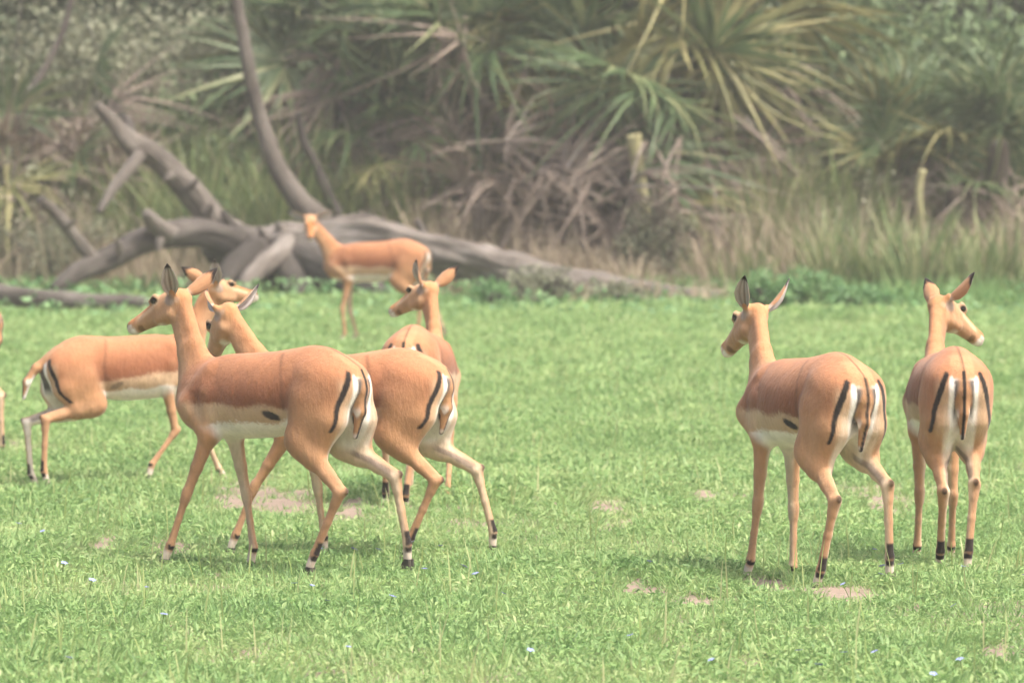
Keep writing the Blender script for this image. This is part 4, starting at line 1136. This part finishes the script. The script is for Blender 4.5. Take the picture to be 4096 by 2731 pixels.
FIT = {
 'A': {'X': -1.053, 'Y': 24.588, 'yaw': 146.383, 'scale': 1.065, 'dz': -0.03, 'pitch': 0.051, 'ny': -23.369, 'npi': 65.945, 'hy': 3.392, 'hp': 19.257, 'hr': 2.285, 'earL': [127.5, 33.4], 'earR': [-145.3, 23.4], 'FL': [-41.7, 20.5, 16.8, 22.5, 7.3], 'FR': [-45.4, -10.8, -6.3, 16.1, 4.2], 'HL': [26.0, -44.6, 24.7, 22.8, 3.3], 'HR': [11.6, -61.6, -9.2, 2.5, 5.0], 'earf': [118, -95], 'spot': 1},
 'B': {'X': -0.753, 'Y': 25.317, 'yaw': 162.068, 'scale': 1.031, 'dz': -0.04, 'pitch': 0.666, 'ny': -13.519, 'npi': 55.96, 'hy': -32.806, 'hp': 49.804, 'hr': 0.478, 'earL': [114.6, 108.3], 'earR': [-121.4, 22.5], 'FL': [-34.8, 33.1, 21.7, 22.3, 4.5], 'FR': [-51.9, -10.3, -5.6, 1.2, 4.1], 'HL': [29.3, -46.9, 25.2, 19.1, -0.1], 'HR': [9.7, -60.3, -12.9, 4.9, 6.4], 'earf': [62, -120], 'spot': 1},
 'C': {'X': -1.954, 'Y': 30.399, 'yaw': 22.879, 'scale': 0.99, 'dz': -0.092, 'pitch': -6.304, 'ny': -2.881, 'npi': 63.303, 'hy': 6.63, 'hp': 8.618, 'hr': -0.543, 'earL': [149.5, 30.6], 'earR': [-123.1, 49.8], 'FL': [-19.9, 34.2, 19.6, 24.8, 4.0], 'FR': [-67.7, 4.9, -44.0, -23.9, 0.6], 'HL': [15.8, -80.4, -0.8, 20.0, 2.9], 'HR': [27.9, -80.7, -8.7, 8.3, 0.2], 'earf': [60, -112], 'tail': [[-0.465, 0, 0.8], [-0.53, 0.0, 0.765], [-0.585, 0.005, 0.7], [-0.61, 0.01, 0.62]], 'lift': 'FR', 'spot': 0.5, 'tailw': -0.007},
 'D': {'X': -1.224, 'Y': 51.057, 'yaw': 173.699, 'scale': 1.038, 'dz': -0.027, 'pitch': -0.685, 'ny': 3.894, 'npi': 58.839, 'hy': 98.736, 'hp': 28.402, 'hr': 0.363, 'earL': [95, 22], 'earR': [-95, 18], 'FL': [-49.0, 10.6, -6.3, 33.1, 3.9], 'FR': [-42.4, -0.9, -15.6, 35.8, 4.6], 'HL': [34.4, -45.5, 4.1, 27.0, 3.1], 'HR': [16.9, -53.3, -21.2, 17.8, 3.7], 'earf': [12, -12]},
 'E': {'X': -0.423, 'Y': 28.656, 'yaw': 78.806, 'scale': 0.993, 'dz': -0.019, 'pitch': 2.785, 'ny': 34.806, 'npi': 71.751, 'hy': 63.719, 'hp': 16.69, 'hr': 2.149, 'earL': [123.7, 37.5], 'earR': [-136.9, 30.0], 'FL': [-47.5, 3.9, -4.8, 32.1, 4.3], 'FR': [-23.5, -2.2, -24.5, 42.0, 2.6], 'HL': [41.6, -34.4, 17.1, 15.7, 3.5], 'HR': [23.6, -44.8, -7.0, 21.4, -5.6], 'earf': [60, -60]},
 'F': {'X': 1.164, 'Y': 23.737, 'yaw': 115.654, 'scale': 1.074, 'dz': -0.029, 'pitch': -0.297, 'ny': -20.46, 'npi': 50.571, 'hy': 4.856, 'hp': 27.285, 'hr': 7.192, 'earL': [152.2, 21.6], 'earR': [-112.4, 48.5], 'FL': [-51.7, -0.7, 5.7, 20.9, 4.9], 'FR': [-37.6, -4.0, -0.3, 24.5, -0.3], 'HL': [25.5, -51.1, 13.1, 21.5, 5.5], 'HR': [32.5, -60.2, 0.6, 5.9, 2.4], 'earf': [130, -115], 'spot': 1},
 'G': {'X': 1.804, 'Y': 24.669, 'yaw': 95.141, 'scale': 1.048, 'dz': -0.015, 'pitch': -0.218, 'ny': -18.32, 'npi': 55.864, 'hy': -59.807, 'hp': 26.447, 'hr': -8.617, 'earL': [80.8, 49.6], 'earR': [-93.1, 37.0], 'FL': [-38.4, -7.7, 11.1, 27.2, 0.6], 'FR': [-30.0, 1.2, 18.5, 30.5, 1.4], 'HL': [23.9, -45.6, 23.0, 29.4, -1.2], 'HR': [31.6, -48.5, -2.4, 5.2, -5.4], 'earf': [20, 5]},
 'H': {'X': -3.313, 'Y': 32.803, 'yaw': 164.446, 'scale': 1.004, 'dz': -0.0, 'pitch': 1.567, 'ny': 0.0, 'npi': 60.0, 'hy': 0.0, 'hp': 30.0, 'hr': 0.0, 'earL': [100.0, 70.0], 'earR': [-100.0, 50.0], 'FL': [-39.6, 2.9, 0.1, 24.6, 4.0], 'FR': [-39.6, 2.9, 0.1, 24.6, 4.0], 'HL': [31.1, -33.0, -2.1, 21.8, 3.5], 'HR': [27.7, -41.4, 0.4, 20.2, 3.2]}}
LABELS = {
 'A': "antelope with a black flank spot walking in front, overlapping the one behind it",
 'B': "antelope half hidden behind the front walking one, its face tucked behind that one's back",
 'C': "antelope trotting the other way at the left, tail raised and one foreleg folded",
 'D': "distant antelope standing by the fallen tree and facing the viewer",
 'E': "antelope seen from behind between the walkers and the distant one, head turned left",
 'F': "antelope walking away on the right with its head turned left",
 'G': "antelope seen squarely from behind at the far right, head turned right",
 'H': "antelope cut off by the left edge, only rump and hind leg showing"}
for k in FIT: antelope(FIT[k], LABELS[k])

# ------------------------------------------------------------------ little blue flowers in the grass
def flower_mesh():
    V, Fc, mi = [], [], []
    for k in range(5):
        a = k * 2 * math.pi / 5; c, s = math.cos(a), math.sin(a); o = len(V)
        V += [(0, 0, .115), (.009 * c - .005 * s, .009 * s + .005 * c, .119), (.015 * c, .015 * s, .117), (.009 * c + .005 * s, .009 * s - .005 * c, .119)]
        Fc.append([o, o + 3, o + 2, o + 1]); mi.append(0)
    o = len(V)
    for zz in (-.01, .115):
        for k in range(4): V.append((.0016 * math.cos(k * 1.57), .0016 * math.sin(k * 1.57), zz))
    for k in range(4): Fc.append([o + k, o + (k + 1) % 4, o + 4 + (k + 1) % 4, o + 4 + k]); mi.append(1)
    me = mesh_from("blue_flower", np.array(V), Fc, M["flower"], smooth=False); me.materials.append(M["stem"])
    me.polygons.foreach_set("material_index", np.array(mi, dtype=np.int32)); me.update()
    return me
FLW = flower_mesh()
fr = random.Random(5)
for (u, v) in [(1290, 2205), (1385, 2195), (1488, 2196), (1620, 2185), (1680, 2178), (1765, 2183), (1820, 2270), (1930, 2340), (1985, 2390), (1225, 2372), (1180, 2350), (645, 2498), (240, 2255), (195, 2155), (60, 2105), (582, 2410), (350, 2320), (1690, 2320), (1380, 2620), (1300, 2415),
               (2575, 2270), (3480, 2250), (3500, 2355), (3408, 2370), (3630, 2332), (3545, 2322), (3840, 2318), (3860, 2450), (4085, 2358), (3540, 2635), (3380, 2645), (3860, 2660), (2550, 2565), (2880, 2670), (3260, 2700), (2100, 2640), (245, 2710), (1540, 2415), (3210, 2630), (3720, 2712)]:
    p = on_ground(u, v + 55)
    f = obj("blue_flower", FLW, None, (p.x, p.y, float(ground_z(p.x, p.y))))
    f.rotation_euler = (fr.uniform(-.3, .5), fr.uniform(-.3, .3), fr.uniform(0, 6.28)); s = fr.uniform(.8, 1.2); f.scale = (s, s, fr.uniform(.6, .95))
    tag(f, "tiny pale blue flower in the short grass", "flower", "tiny blue flowers in the grass")

# ------------------------------------------------------------------ hazy air round the camera and the whole clearing
hv = np.array([[sx, sy, sz] for sx in (-17, 17) for sy in (-3, 84) for sz in (-1.0, 10.2)], float)
hm = mesh_from("haze", hv, [[0, 1, 3, 2], [4, 6, 7, 5], [0, 4, 5, 1], [2, 3, 7, 6], [0, 2, 6, 4], [1, 5, 7, 3]], None, smooth=False)
m, nt, out = new_mat("hot_hazy_air")
pv = N(nt, "ShaderNodeVolumePrincipled")
pv.inputs["Color"].default_value = (0.93, 0.94, 0.93, 1)
pv.inputs["Density"].default_value = 0.00095
pv.inputs["Anisotropy"].default_value = 0.0
nt.links.new(pv.outputs[0], out.inputs["Volume"])
hm.materials.append(m)
hz = obj("haze", hm)
tag(hz, "thin pale heat haze over the clearing", "haze", kind="stuff")
